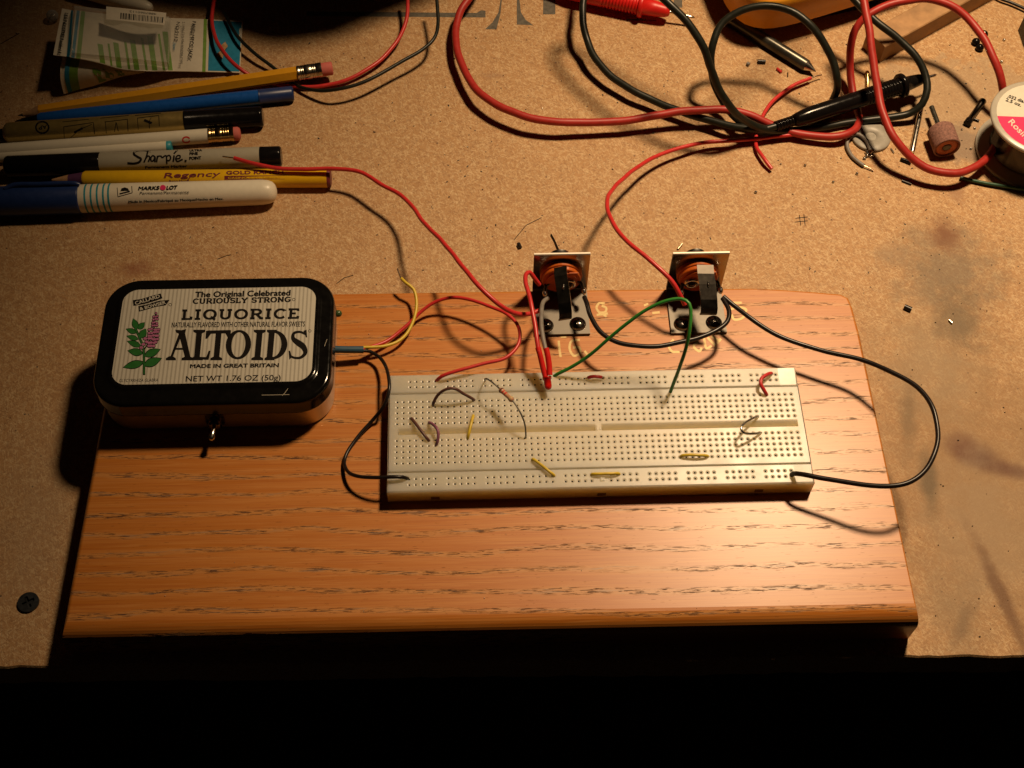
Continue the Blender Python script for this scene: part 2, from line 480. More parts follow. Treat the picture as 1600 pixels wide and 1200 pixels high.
M['blackox'] = mat('black_oxide_screw', (.030, .032, .036), .38, .4, .3, 2)
M['white'] = mat('white_plastic', (.55, .5, .42), .4)

# ------------------------------------------------------------------ drawing in picture pixels onto a surface
_tc = {}
def glyphs(s):
    """outline mesh of a line of text, unit = cap height"""
    if s in _tc: return _tc[s]
    cu = bpy.data.curves.new('t', 'FONT'); cu.body = s; cu.size = 1; cu.resolution_u = 3
    o = bpy.data.objects.new('t', cu); COL.objects.link(o)
    dg = bpy.context.evaluated_depsgraph_get()
    me = bpy.data.meshes.new_from_object(o.evaluated_get(dg))
    vs = [v.co.to_2d() for v in me.vertices]; fs = [tuple(p.vertices) for p in me.polygons]
    bpy.data.objects.remove(o); bpy.data.curves.remove(cu); bpy.data.meshes.remove(me)
    x0 = min(v.x for v in vs); x1 = max(v.x for v in vs)
    _tc[s] = ([((v.x-x0)/(x1-x0), v.y/.73) for v in vs], fs)
    return _tc[s]

def plane_hit(z): return lambda u, v, e=0.: at(u, v, z + e)

def cyl_hit(A, B, r):
    A = Vector(A); D = (Vector(B) - A).normalized()
    def h(u, v, e=0.):
        d = (ROT @ Vector(((u-800)/FPX, -(v-600)/FPX, -1))).normalized()
        w = CAM - A
        dp = d - D*d.dot(D); wp = w - D*w.dot(D)
        a = dp.dot(dp); b = 2*dp.dot(wp); c = wp.dot(wp) - (r+e)**2
        q = b*b - 4*a*c
        t = (-b - math.sqrt(q))/(2*a) if q > 0 else -b/(2*a)
        P = CAM + d*t
        if q <= 0:
            ax = A + D*(P-A).dot(D); P = ax + (P-ax).normalized()*(r+e)
        return P
    return h

def upvec(hit, u, v):
    P = hit(u, v); a = px(P); b = px(P + Vector((0, 1, 0)))
    d = Vector((b[0]-a[0], b[1]-a[1])); return d.normalized()

def ptext(mb, s, p0, p1, h, hit, e=.05, up=None, mat=0, bold=0., shear=0.):
    vs, fs = glyphs(s)
    p0 = Vector(p0); p1 = Vector(p1); ax = p1 - p0
    if up is None: up = Vector((ax.y, -ax.x)).normalized()
    offs = [(0, 0)] if not bold else [(-bold, 0), (bold, 0), (0, bold*.7), (0, -bold*.7)]
    for i, (du, dv) in enumerate(offs):
        q = [p0 + ax*x + up*(y*h) + ax.normalized()*(shear*y*h) for x, y in vs]
        mb.add([hit(a.x+du, a.y+dv, e + i*.012) for a in q], fs, mat)

def poly(mb, pts, hit, e=.05, mat=0):
    mb.add([hit(u, v, e) for u, v in pts], [tuple(range(len(pts)))], mat)

def stroke(mb, pts, w, hit, e=.05, mat=0, w2=None, smooth=False, cap=True):
    """ribbon along a pixel polyline; w = width of near-vertical runs, w2 = of horizontal runs"""
    P = [Vector(p) for p in pts]
    P = [P[0]] + [a + (b-a)*k/max(1, int((b-a).length/2.)) for a, b in zip(P[:-1], P[1:]) for k in range(1, max(1, int((b-a).length/2.))+1)] if not smooth else P
    if smooth: P = [Vector((q.x, q.y)) for q in spline([(p.x, p.y, 0) for p in P], 1.2)]
    L = []; R_ = []
    for i, p in enumerate(P):
        d = P[min(i+1, len(P)-1)] - P[max(i-1, 0)]
        if d.length < 1e-6: d = Vector((1, 0))
        d.normalize(); n = Vector((-d.y, d.x))
        ww = w if w2 is None else w2 + (w-w2)*abs(d.y)
        ext = d*(w*.25 if cap else 0)*(-1 if i == 0 else (1 if i == len(P)-1 else 0))
        L.append(p + n*ww/2 + ext); R_.append(p - n*ww/2 + ext)
    mb.grid([[hit(a.x, a.y, e), hit(b.x, b.y, e)] for a, b in zip(L, R_)], mat, False)

def ell(cx, cy, rx, ry, a0=0, a1=360, n=20):
    return [(cx + rx*math.cos(math.radians(a0 + (a1-a0)*k/n)), cy + ry*math.sin(math.radians(a0 + (a1-a0)*k/n))) for k in range(n+1)]

# slab-serif capitals: (advance, strokes, serifs); unit cap height, y up; serif = (x, y, half width)
def arc(cx, cy, rx, ry, a0, a1, n=14):
    return [(cx + rx*math.cos(math.radians(a0+(a1-a0)*k/n)), cy + ry*math.sin(math.radians(a0+(a1-a0)*k/n))) for k in range(n+1)]
F = {
 'A': (.86, [[(.10,0),(.43,1)],[(.43,1),(.76,0)],[(.22,.33),(.64,.33)]], [(.10,0,.13),(.76,0,.13)]),
 'B': (.76, [[(.18,0),(.18,1)],[(.18,1),(.40,1)]+arc(.40,.76,.2,.24,90,-90)+[(.18,.52)],[(.18,.52),(.44,.52)]+arc(.44,.26,.22,.26,90,-90)+[(.18,0)]], [(.12,0,.1),(.12,1,.1)]),
 'C': (.80, [arc(.44,.5,.34,.5,42,318,20),[(.70,.84),(.70,.98)]], []),
 'D': (.84, [[(.18,0),(.18,1)],[(.18,1),(.40,1)]+arc(.40,.5,.34,.5,90,-90,20)+[(.18,0)]], [(.12,0,.1),(.12,1,.1)]),
 'E': (.72, [[(.18,0),(.18,1)],[(.18,1),(.62,1),(.62,.80)],[(.18,.52),(.50,.52)],[(.18,0),(.64,0),(.64,.22)]], [(.12,0,.1),(.12,1,.1)]),
 'G': (.84, [arc(.44,.5,.34,.5,42,330,20)+[(.72,.42)],[(.50,.42),(.82,.42)],[(.70,.84),(.70,.98)]], []),
 'I': (.42, [[(.21,0),(.21,1)]], [(.21,0,.17),(.21,1,.17)]),
 'K': (.86, [[(.18,0),(.18,1)],[(.70,1),(.22,.45)],[(.36,.6),(.74,0)]], [(.18,0,.14),(.18,1,.14),(.72,1,.12),(.74,0,.12)]),
 'L': (.70, [[(.18,0),(.18,1)],[(.18,0),(.62,0),(.62,.28)]], [(.18,1,.15),(.12,0,.1)]),
 'M': (1.02,[[(.16,0),(.16,1)],[(.16,1),(.50,.1)],[(.50,.1),(.84,1)],[(.84,1),(.84,0)]], [(.16,0,.13),(.84,0,.13),(.13,1,.1),(.87,1,.1)]),
 'N': (.90, [[(.18,0),(.18,1)],[(.18,1),(.72,0)],[(.72,0),(.72,1)]], [(.18,0,.13),(.14,1,.12),(.72,1,.13)]),
 'O': (.88, [arc(.44,.5,.35,.5,90,450,28)], []),
 'Q': (.88, [arc(.44,.5,.35,.5,90,450,28),[(.50,.22),(.80,-.12)]], []),
 'R': (.84, [[(.18,0),(.18,1)],[(.18,1),(.44,1)]+arc(.44,.74,.23,.26,90,-90)+[(.18,.48)],[(.42,.48),(.72,0)]], [(.18,0,.14),(.12,1,.1),(.74,0,.12)]),
 'S': (.72, [arc(.36,.75,.25,.25,25,270,12)+arc(.36,.25,.27,.25,90,-155,12)[0:],[(.58,.80),(.60,.98)],[(.12,.2),(.10,.02)]], []),
 'T': (.82, [[(.41,0),(.41,1)],[(.08,.78),(.08,1),(.74,1),(.74,.78)]], [(.41,0,.17)]),
 'U': (.86, [[(.18,1),(.18,.35)]+arc(.43,.33,.25,.33,180,360,16)+[(.68,1)]], [(.18,1,.14),(.68,1,.14)]),
 'W': (1.12,[[(.10,1),(.32,0)],[(.32,0),(.55,.9)],[(.55,.9),(.78,0)],[(.78,0),(1.0,1)]], [(.10,1,.12),(.98,1,.12)]),
 'Y': (.84, [[(.10,1),(.42,.45)],[(.42,.45),(.74,1)],[(.42,.45),(.42,0)]], [(.10,1,.12),(.74,1,.12),(.42,0,.16)]),
 'Z': (.78, [[(.12,.85),(.12,1),(.66,1),(.10,0),(.68,0),(.68,.18)]], []),
 ' ': (.42, [], []),
}
def slab(mb, s, p0, p1, h, hit, wt, wn, ser, e=.05, mat=0, up=None, track=0.):
    tot = sum(F[c][0] + track for c in s) - track
    p0 = Vector(p0); p1 = Vector(p1); ax = p1 - p0; un = ax.normalized()
    if up is None: up = Vector((ax.y, -ax.x)).normalized()
    sx = ax.length / tot
    x = 0.
    for k, c in enumerate(s):
        adv, st, sf = F[c]
        T = lambda q: p0 + un*((x + q[0])*sx) + up*(q[1]*(h - wn) + wn/2)
        lv = 0
        for q in st:
            stroke(mb, [tuple(T(a)) for a in q], wt, hit, e + lv*.012, mat, wn, False, False); lv += 1
        for (a, b, hw) in sf:
            stroke(mb, [tuple(T((a-hw*ser, b))), tuple(T((a+hw*ser, b)))], wn*1.1, hit, e + lv*.012, mat, wn*1.1, False, False); lv += 1
        x += adv + track

# ------------------------------------------------------------------ the bench and the floor
BX0, BX1, BY1 = -420., 560., 620.
edge = []
r2 = random.Random(3)
xx = BX0
while xx < BX1:
    t_ = (xx + 148) / 376
    edge.append((xx, -96.9 - 5.9*t_ + r2.uniform(-.3, .25) + .2*math.sin(xx*.21) + .3*math.sin(xx*.047)))
    xx += 4
edge.append((BX1, -97 - 5.9*(BX1+148)/376))
mb = MB()
n = len(edge)
mb.grid([[Vector((x, BY1, 0)) for x, y in edge], [Vector((x, y+.6, 0)) for x, y in edge], [Vector((x, y, -.8)) for x, y in edge], [Vector((x, y+r2.uniform(0,.5), -19)) for x, y in edge], [Vector((x, BY1, -19)) for x, y in edge]][::-1], 0, False)
bench = mb.build('bench_top', M['bench'], base=(0, 0, 0))
tag(bench, kind='structure')
mb = MB(); mb.box((-900, -900, -760), (1100, 1200, -750))
tag(mb.build('floor', M['floor']), kind='structure')
H0 = plane_hit(0)
# stencilled letters printed on the sheet, cut by the picture's top edge
mb = MB()
def z8(l): return [(560 + a/4.706, b/4.706) for a, b in l]
poly(mb, z8([(-380,84),(870,95),(900,75),(935,78),(935,128),(-380,118)]), H0)
poly(mb, z8([(1055,-90),(1055,0),(1045,100),(1015,215),(930,215),(985,165),(1030,90),(1045,0),(1048,-90)]), H0)
poly(mb, z8([(1150,-90),(1165,0),(1165,180),(1285,185),(1230,145),(1195,90),(1185,0),(1180,-90)]), H0)
poly(mb, z8([(1360,-120),(1448,-120),(1448,105),(1358,105)]), H0)
poly(mb, [(1053,-14),(1066,-14),(1066,12),(1053,12)], H0)
mb.build('stencil_print', M['stamp'], bench)
mb = MB()
for l in ([(1243,341),(1262,339)],[(1242,347),(1262,345)],[(1249,336),(1251,352)],[(1256,335),(1258,352)]):
    stroke(mb, l, 1.1, H0)
for l in ([(526,443),(538,434),(552,430)],[(340,405),(352,400),(361,398)],[(0,69),(30,52)],[(978,30),(1025,32)],[(803,375),(822,352),(846,340)]):
    stroke(mb, l, 1.0, H0, .07)
mb.build('pencil_mark', M['ink'], bench)

# drywall screw sunk in the bench, polar height field with a cross recess
def cross_disc(mb, c, r, depth, arm, wid, dome=0., nr=14, na=64, mat=0, rot=0., skirt=0.):
    rows = []
    for i in range(nr+1):
        rr = r*i/nr
        row = []
        for k in range(na):
            a = 2*math.pi*k/na
            x, y = rr*math.cos(a), rr*math.sin(a)
            xr, yr = x*math.cos(rot)+y*math.sin(rot), -x*math.sin(rot)+y*math.cos(rot)
            inn = (abs(xr) < wid and abs(yr) < arm) or (abs(yr) < wid and abs(xr) < arm)
            z = dome*(1-(rr/r)**2) - (depth if inn else 0)
            row.append(Vector(c) + Vector((x, y, z)))
        rows.append(row)
    if skirt: rows.append([p + Vector((0, 0, -skirt)) for p in rows[-1]])
    mb.grid(rows, mat, False, True)
sc_ = at(45, 942)
mb = MB(); cross_disc(mb, (sc_.x, sc_.y, 1.0), 4.1, .93, 2.3, .55, .12, 18, 96, 0, .5, 1.3)
tag(mb.build('drywall_screw', M['blackox']), 'black countersunk cross-head screw sunk in the particle board left of the oak board', 'screw')

# ------------------------------------------------------------------ oak board with eased edges and a rounded front
def board_profile():
    c = [Vector((-124.2, -92.6, 0)), Vector((197.4, -95.0, 0)), at(1345, 522, 19), at(1333.5, 479, 19), at(1327, 464, 19), at(1314, 457.5, 19), at(1262, 453, 19), at(1185, 448, 19), at(940, 450.5, 19), at(560, 456.5, 19)]
    d = (c[-1]-c[-2]).normalized(); q = c[-1] + d*((c[-1].x+119.5)/-d.x)
    c.append(q)
    return [Vector((p.x, p.y)) for p in c]
bp = board_profile()
NB = len(bp)
def inset(poly_, d):
    out = []; n = len(poly_)
    for i in range(n):
        a, b, c = poly_[i-1], poly_[i], poly_[(i+1) % n]
        d1, d2 = d[(i-1) % n], d[i]
        e1 = (b-a).normalized(); e2 = (c-b).normalized()
        n1 = Vector((-e1.y, e1.x)); n2 = Vector((-e2.y, e2.x))
        # intersection of the two inset lines
        p1 = b + n1*d1; p2 = b + n2*d2
        cr = e1.x*e2.y - e1.y*e2.x
        t = ((p2.x-p1.x)*e2.y - (p2.y-p1.y)*e2.x)/cr
        out.append(p1 + e1*t)
    return out
rows = []
FR, SR = 7.0, 2.6       # front nosing radius, side easing
steps = [math.radians(a) for a in range(0, 91, 10)]
rows.append([Vector((p.x, p.y, 0)) for p in inset(bp, [0]*NB)])
rows.append([Vector((p.x, p.y, 12)) for p in inset(bp, [0]*NB)])
for a in steps:
    ins = [FR*(1-math.cos(a))] + [1.6*(1-math.cos(a))]*(NB-2) + [SR*(1-math.cos(a))]
    rows.append([Vector((p.x, p.y, 0)) for p in inset(bp, ins)])
    for i, p in enumerate(rows[-1]):
        fr = FR if i < 2 else SR
        p.z = 19 - fr*(1-math.sin(a))
rows[1] = [Vector((p.x, p.y, 19-FR if i < 2 else 19-SR)) for i, p in enumerate(rows[1])]
# split long edges so that the nosing stays straight
mb = MB()
for r_ in range(len(rows)-1):
    for j in range(NB):
        k = (j+1) % NB
        mb.add([rows[r_][j], rows[r_][k], rows[r_+1][k], rows[r_+1][j]], [(0, 1, 2, 3)], 0, True)
mb.add(rows[-1], [tuple(range(NB))]); mb.add(rows[0], [tuple(range(NB))[::-1]])
oak = root('wooden_board', (0, 0, 0), 'varnished oak board with a rounded front edge, carrying the tin, jacks and breadboard', 'board')
ob = mb.build('plank', M['oak'], oak)
H19 = plane_hit(19)
mb = MB()
G_ = [
 [(873,533),(874,545),(876,557)],
 [(905,531),(893,533),(890,545),(897,556),(906,551),(905,543),(896,543)],
 [(914,549),(917,553)], [(877,526),(884,526)],
 [(944,474),(936,474),(932,481),(937,488),(946,487),(947,481),(941,478)],[(933,492),(949,490)],[(936,488),(947,494)],
 [(1020,489),(1030,488)],[(1007,477),(1012,475)],
 [(1146,473),(1158,473)],[(1140,484),(1155,480),(1166,484),(1163,490)],[(1143,492),(1147,499),(1158,498),(1164,493)],
 [(1052,531),(1045,540),(1050,549),(1061,550)],
 [(1090,534),(1084,541),(1093,549),(1096,544)],[(1100,529),(1104,544),(1111,541)],[(1106,528),(1117,539)],[(1112,526),(1122,531)],[(1126,530),(1121,536)],
]
for i, g_ in enumerate(G_): stroke(mb, g_, 3.6, H19, .05 + .004*(i % 6), 0, None, len(g_) > 2)
mb.build('gold_handwriting', M['gold_ink'], oak)

# ------------------------------------------------------------------ breadboard
BZ = 27.5
bb = root('breadboard', (80, -14, 19), 'long ivory solderless breadboard lying along the middle of the oak board', 'breadboard')
PT = 2.54
rowsM = [-PT*k for k in range(5)] + [-PT*(7+k) for k in range(5)]
railT = [6.95, 6.95+PT]; railB = [-34.89, -34.89-PT]
railcols = [2+6*g+k for g in range(5) for k in range(5)] + [33+6*g+k for g in range(5) for k in range(5)]
def cell(mb, x, y, rx=1.27, y0=None, y1=None, gold=False):
    ya = y-1.27 if y0 is None else y0; yb = y+1.27 if y1 is None else y1
    O = [(x-rx,ya),(x,ya),(x+rx,ya),(x+rx,y),(x+rx,yb),(x,yb),(x-rx,yb),(x-rx,y)]
    vs = [Vector((a,b,BZ)) for a,b in O]
    A8 = [math.radians(a) for a in (225,270,315,0,45,90,135,180)]
    vs += [Vector((x+.92*math.cos(a), y+.92*math.sin(a), BZ)) for a in A8]
    vs += [Vector((x+.86*math.cos(a), y+.86*math.sin(a), BZ-.07)) for a in A8]
    h_ = .32; sq = [(-h_,-h_),(0,-h_),(h_,-h_),(h_,0),(h_,h_),(0,h_),(-h_,h_),(-h_,0)]
    vs += [Vector((x+a, y+b, BZ-.2)) for a,b in sq]
    vs += [Vector((x+a, y+b, BZ-2.8)) for a,b in sq]
    fs = []
    for L in range(3):
        for k in range(8):
            j = (k+1) % 8; fs.append((L*8+k, L*8+j, L*8+8+j, L*8+8+k))
    mb.add(vs, fs, 0)
    # lower layer: contact well, its shade put into the near-black colour
    wf = []
    for k in range(8):
        j = (k+1) % 8; wf.append((k, j, 8+j, 8+k))
    wf.append(tuple(range(8, 16)))
    mb.add(vs[24:40], wf, 1)
def rect(mb, x0, y0, x1, y1, z=BZ, z2=None, mat=0):
    z2 = z if z2 is None else z2
    mb.add([Vector((x0,y0,z)),Vector((x1,y0,z)),Vector((x1,y1,z2)),Vector((x0,y1,z2))], [(0,1,2,3)], mat)
X0, X1, Y0, Y1 = -3.6, 163.6, -40.4, 13.0
def skirt(mb, x0, y0, x1, y1, zt, zb=19.0, ch=.5, sides='fblr'):
    """bevelled rim and outer walls of a block whose flat top starts ch inside"""
    a = [(x0+ch*('l' in sides), y0+ch*('f' in sides)), (x1-ch*('r' in sides), y0+ch*('f' in sides)), (x1-ch*('r' in sides), y1-ch*('b' in sides)), (x0+ch*('l' in sides), y1-ch*('b' in sides))]
    b = [(x0,y0),(x1,y0),(x1,y1),(x0,y1)]
    r1 = [Vector((p[0], p[1], zt)) for p in a]; r2_ = [Vector((p[0], p[1], zt-ch)) for p in b]; r3 = [Vector((p[0], p[1], zb)) for p in b]
    mb.grid([r3, r2_, r1], 0, False, True)
# main block
mb = MB()
ch = .5
xa, xb = -1.27, 63*PT+1.27
for y in rowsM:
    for i in range(64): cell(mb, i*PT, y)
# filler sheets round the two hole fields
yT = 1.27; yU = -4*PT-1.27; yL = -7*PT+1.27; yD = -11*PT-1.27
rect(mb, X0+ch, yT, X1-ch, 3.72-.3); rect(mb, X0+ch, -31.6+.3, X1-ch, yD)
rect(mb, X0+ch, yU, xa, yT); rect(mb, X0+ch, yD, xa, yL)
rect(mb, xb, yU, X1-ch, yT); rect(mb, xb, yD, X1-ch, yL)
gx0, gx1 = .6, 160.8
gy0, gy1 = -15.1, -12.2                   # the centre channel
rect(mb, X0+ch, yL, gx0, yU); rect(mb, gx1, yL, X1-ch, yU)
rect(mb, gx0, yL, gx1, gy0); rect(mb, gx0, gy1+.5, gx1, yU)
for a, b in ((gx0, 79.3), (81.6, gx1)):
    cp = [(gy1+.5-3.3*t_, BZ-4.6*t_**2.0) for t_ in (0, .12, .25, .4, .55, .7, .85, 1.)] + [(gy0, BZ-4.65), (gy0, BZ)]
    mb.grid([[Vector((x, y, z)) for x in (a, b)] for y, z in cp[::-1]], 0, False)
    for x in (a, b): mb.add([Vector((x, y, z)) for y, z in cp], [tuple(range(len(cp)))])
rect(mb, 79.3, gy0, 81.6, gy1+.5)
skirt(mb, X0, -31.6, X1, 3.72, BZ, ch=.3, sides='fblr')
mb2 = mb
mb2.box((79.7, -15.0, BZ+.002), (80.1, -12.6, BZ+.5)); mb2.box((80.9, -14.6, BZ+.002), (81.3, -13.4, BZ+.5))
mb.build('terminal_block', [M['bread'], M['hole']], bb)
# the two bus rails
def rail(y0, y1, hr, name):
    mb = MB()
    ylo, yhi = min(hr)-1.27, max(hr)+1.27
    cset = set(railcols)
    for y in hr:
        for c in railcols: cell(mb, c*PT, y)
    xs = sorted([c for c in range(2, 62) if c not in cset])
    for c in xs: rect(mb, c*PT-1.27, ylo, c*PT+1.27, yhi)
    xl, xr = 2*PT-1.27, 61*PT+1.27
    rect(mb, X0+ch, ylo, xl, yhi)
    rect(mb, X0+ch, y0+.5, xr, ylo); rect(mb, X0+ch, yhi, xr, y1-.5)
    # end pad, a little lower and pitched towards the front
    mb.add([Vector((xr, y0+.5, BZ-.45)), Vector((X1-ch, y0+.5, BZ-.45)), Vector((X1-ch, y1-.5, BZ-.0)), Vector((xr, y1-.5, BZ-.0))], [(0,1,2,3)])
    mb.add([Vector((xr, y0+.5, BZ)), Vector((xr, y0+.5, BZ-.45)), Vector((xr, y1-.5, BZ))], [(0,1,2)])
    mb.add([Vector((xr, y0+.5, BZ)), Vector((xr, y0+.5, BZ-.45)), Vector((X1-ch, y0+.5, BZ-.45)), Vector((X1-ch, y0+.5, BZ))], [(3,2,1,0)])
    skirt(mb, X0, y0, X1, y1, BZ, ch=.5)
    return mb
mb = rail(4.0, Y1, railT, 'rail')
mb.box((79.4, 7.3, BZ+.002), (81.9, 8.9, BZ+.55))
mb.build('bus_strip', [M['bread'], M['hole']], bb)
mb = rail(Y0, -31.85, railB, 'rail')
mb.box((79.6, -37.6, BZ+.002), (81.3, -36.2, BZ+.55))
mb.build('bus_strip', [M['bread'], M['hole']], bb)
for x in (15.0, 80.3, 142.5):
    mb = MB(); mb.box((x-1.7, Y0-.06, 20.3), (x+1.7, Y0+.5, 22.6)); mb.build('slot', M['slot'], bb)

# ------------------------------------------------------------------ mint tin
tx0, ty0, tx1, ty1 = -119.6, -6.4, -25.6, 54.6
tin = root('mint_tin', ((tx0+tx1)/2, (ty0+ty1)/2, 19), 'black-lidded liquorice mint tin with a switch and cable, on the board beside the breadboard', 'tin')
RC = 14.
def ring(off, z, r0=RC):
    sh = 1.5*min(1, max(0, (off-1.8)/3.))          # the raised panel sits a little towards the hinge
    return rrect(tx0+off, ty0+off+sh, tx1-off, ty1-off+sh, r0-off, z, 12)
mb = MB()
prof = [(1.9, 19.05), (1.0, 19.5), (.75, 20.5), (.75, 31.2), (.5, 31.8), (1.6, 32.0)]
mb.grid([ring(o, z) for o, z in prof], 0, True, True)
mb.add(ring(1.9, 19.05), [tuple(range(52))[::-1]])
mb.build('tin_body', M['tin'], tin)
mb = MB()
prof = [(.9, 31.9), (.1, 31.6), (-.15, 31.9), (-.15, 32.5), (.0, 32.8), (.0, 38.3), (.15, 39.0), (.55, 39.6), (1.1, 39.95), (1.8, 40.05), (4.9, 40.05), (5.4, 40.15), (6.1, 40.65), (6.6, 40.8), (7.2, 40.8)]
mb.grid([ring(o, z) for o, z in prof], 0, True, True)
mb.add(ring(7.2, 40.8), [tuple(range(52))])
lid = mb.build('lid', M['blackgloss'], tin)
LZ = 40.83
HL = plane_hit(LZ)
mb = MB(); mb.add(ring(7.6, LZ), [tuple(range(52))]); mb.build('label_panel', M['label'], lid)
# fine vertical pinstripes
mb = MB()
lx0, ly0, lx1, ly1 = tx0+7.6, ty0+9.1, tx1-7.6, ty1-6.1; rr = RC-7.6
k = 0; x = lx0+.7
while x < lx1-.7:
    d = 0.
    for cx, sgn in ((lx0+rr, -1), (lx1-rr, 1)):
        if (x-cx)*sgn > 0: d = rr - math.sqrt(max(0, rr*rr-(x-cx)**2))
    mb.add([Vector((x-.32, ly0+d+.1, LZ+.015)), Vector((x+.32, ly0+d+.1, LZ+.015)), Vector((x+.32, ly1-d-.1, LZ+.015)), Vector((x-.32, ly1-d-.1, LZ+.015))], [(0,1,2,3)])
    x += 1.62
mb.build('pinstripes', M['labelstripe'], lid)
mb = MB()
E_ = .05
def U(u, v): return upvec(HL, u, v)
ptext(mb, 'The Original Celebrated', (305,464.5), (453,461.5), 9.0, HL, E_, U(380,462), 0, .65)
slab(mb, 'CURIOUSLY STRONG', (301,475), (454,472), 8.6, HL, 2.8, 1.6, 1., E_, 0, U(378,472), .05)
slab(mb, 'LIQUORICE', (283,500), (467,498), 16.5, HL, 4.6, 3.0, 1.05, E_, 0, U(375,499), .12)
ptext(mb, 'NATURALLY FLAVORED WITH OTHER NATURAL FLAVOR SWEETS', (268,511.5), (476,510), 8.2, HL, E_, U(372,510), 0, .15)
ptext(mb, 'MADE IN GREAT BRITAIN', (297,575), (435,573.5), 6.2, HL, E_, U(366,574), 0, .55)
ptext(mb, 'NET WT 1.76 OZ (50g)', (290,596), (438,594), 9.0, HL, E_, U(364,595), 0, .2)
ptext(mb, 'GLYCYRRHIZA GLABRA', (186,597), (247,596), 5.0, HL, E_, U(216,597), 0, 0)
for (u, v) in ((459,468),(484,517),(266,476)):
    stroke(mb, ell(u, v, 2.2, 2.0, 0, 360, 12), .7, HL, E_)
# the big flared capitals, outlined from strokes of changing width
def big(mb, pts, w0, w1, lv=0):
    P = [Vector(p) for p in pts]; n = len(P)
    L = []; R_ = []
    for i, p in enumerate(P):
        d = (P[min(i+1, n-1)] - P[max(i-1, 0)]).normalized(); nn = Vector((-d.y, d.x))
        w = w0 + (w1-w0)*i/(n-1)
        L.append(p+nn*w/2); R_.append(p-nn*w/2)
    mb.grid([[HL(a.x,a.y,E_+lv*.012), HL(b.x,b.y,E_+lv*.012)] for a, b in zip(L, R_)], 0, False)
def serif(mb, u, v, w, dirn, lv):      # flared foot
    s = -1 if dirn == 'up' else 1
    poly(mb, [(u-w, v+s*1.8), (u-w*.95, v-s*1.6), (u-w*.3, v-s*4.5), (u+w*.3, v-s*4.5), (u+w*.95, v-s*1.6), (u+w, v+s*1.8)], HL, E_+lv*.012)
ks = .09   # italic lean of verticals in the picture
yb, yt = 561, 517
def vstem(u, w, lv=0, b=yb, t=yt, sb=9.5, st=9.5):
    big(mb, [(u, b), (u+(b-t)*ks, t)], w, w, lv)
    if sb: serif(mb, u, b, sb, 'dn', lv+1)
    if st: serif(mb, u+(b-t)*ks, t, st, 'up', lv+2)
# A
big(mb, [(267,560),(283,519)], 3.5, 5., 0); big(mb, [(283,516),(294,561)], 10, 8.5, 1); big(mb, [(272,545),(290,545)], 3, 3, 2)
serif(mb, 267, 561, 8, 'dn', 3); serif(mb, 293, 561, 9.5, 'dn', 4); poly(mb, [(274,515),(275,519),(281,522),(289,522),(291,514),(284,516)], HL, E_+.06)
# L
vstem(307.5, 9, 0); big(mb, [(306,559.5),(326,560)], 4, 4, 3); poly(mb, [(319,562),(326,562),(329,548),(326,548),(323,556)], HL, E_+.06)
# T
vstem(338, 9, 0, st=0); big(mb, [(324,519),(360,518)], 5, 5, 3); poly(mb, [(322,517),(321,529),(324,529),(330,521),(328,516)], HL, E_+.06); poly(mb, [(355,516),(352,520),(357,529),(360,529),(361,516)], HL, E_+.075)
# O
def ringO(cu, cv, rx, ry, tk, tn, a0=0, a1=360, lv=0, lean=0.):
    rows_ = []
    for k in range(33):
        a = math.radians(a0 + (a1-a0)*k/32)
        o = (cu + rx*math.cos(a) - lean*ry*math.sin(a), cv + ry*math.sin(a))
        i = (cu + (rx-tk)*math.cos(a) - lean*ry*math.sin(a), cv + (ry-tn)*math.sin(a))
        rows_.append([HL(o[0], o[1], E_+lv*.012), HL(i[0], i[1], E_+lv*.012)])
    mb.grid(rows_, 0, False)
ringO(372.5, 538.5, 19.8, 23, 9, 3.6, 0, 360, 0, .06)
# I
vstem(402, 9.2)
# D
vstem(421, 9.2, 0, sb=8, st=8); ringO(427, 538.8, 22, 22.6, 9.5, 3.8, -95, 95, 3, .06)
# S
sp = spline([(477.5,522,0),(468,518.5,0),(459,521,0),(458,529,0),(465,535,0),(474,542,0),(477,551,0),(470,558.5,0),(460,559,0),(453,556,0)], 2.)
nS = len(sp)
rows_ = []
for i, p in enumerate(sp):
    d = (sp[min(i+1, nS-1)]-sp[max(i-1, 0)]); d = Vector((d.x, d.y)).normalized(); nn = Vector((-d.y, d.x))
    w = 3.5 + 6.2*math.exp(-((i/(nS-1)-.5)/.2)**2)
    a = Vector((p.x, p.y))+nn*w/2; b = Vector((p.x, p.y))-nn*w/2
    rows_.append([HL(a.x, a.y, E_), HL(b.x, b.y, E_)])
mb.grid(rows_, 0, False)
poly(mb, [(474,517),(479,515),(480,527),(478,527),(476,521)], HL, E_+.03); poly(mb, [(451,548),(453.5,548),(456,558),(452,562)], HL, E_+.03)
# ribbon over the plant
poly(mb, [(207.5,469),(221,467),(238,462),(251,458.5),(254,466),(243,470),(226,475),(208.5,478)], HL, E_)
poly(mb, [(216,478.5),(232,475),(248,470),(265,468.5),(259,477),(243,479.5),(228,484),(217,487)], HL, E_+.01)
mb.build('lettering', M['ink'], lid)
mb = MB()
ptext(mb, 'CALLARD', (212,476.5), (250,464.8), 5.6, HL, E_+.09, None, 0, .2)
ptext(mb, '& BOWSER', (219,485), (259,474.5), 5.0, HL, E_+.09, None, 0, .2)
mb.build('ribbon_lettering', M['label'], lid)
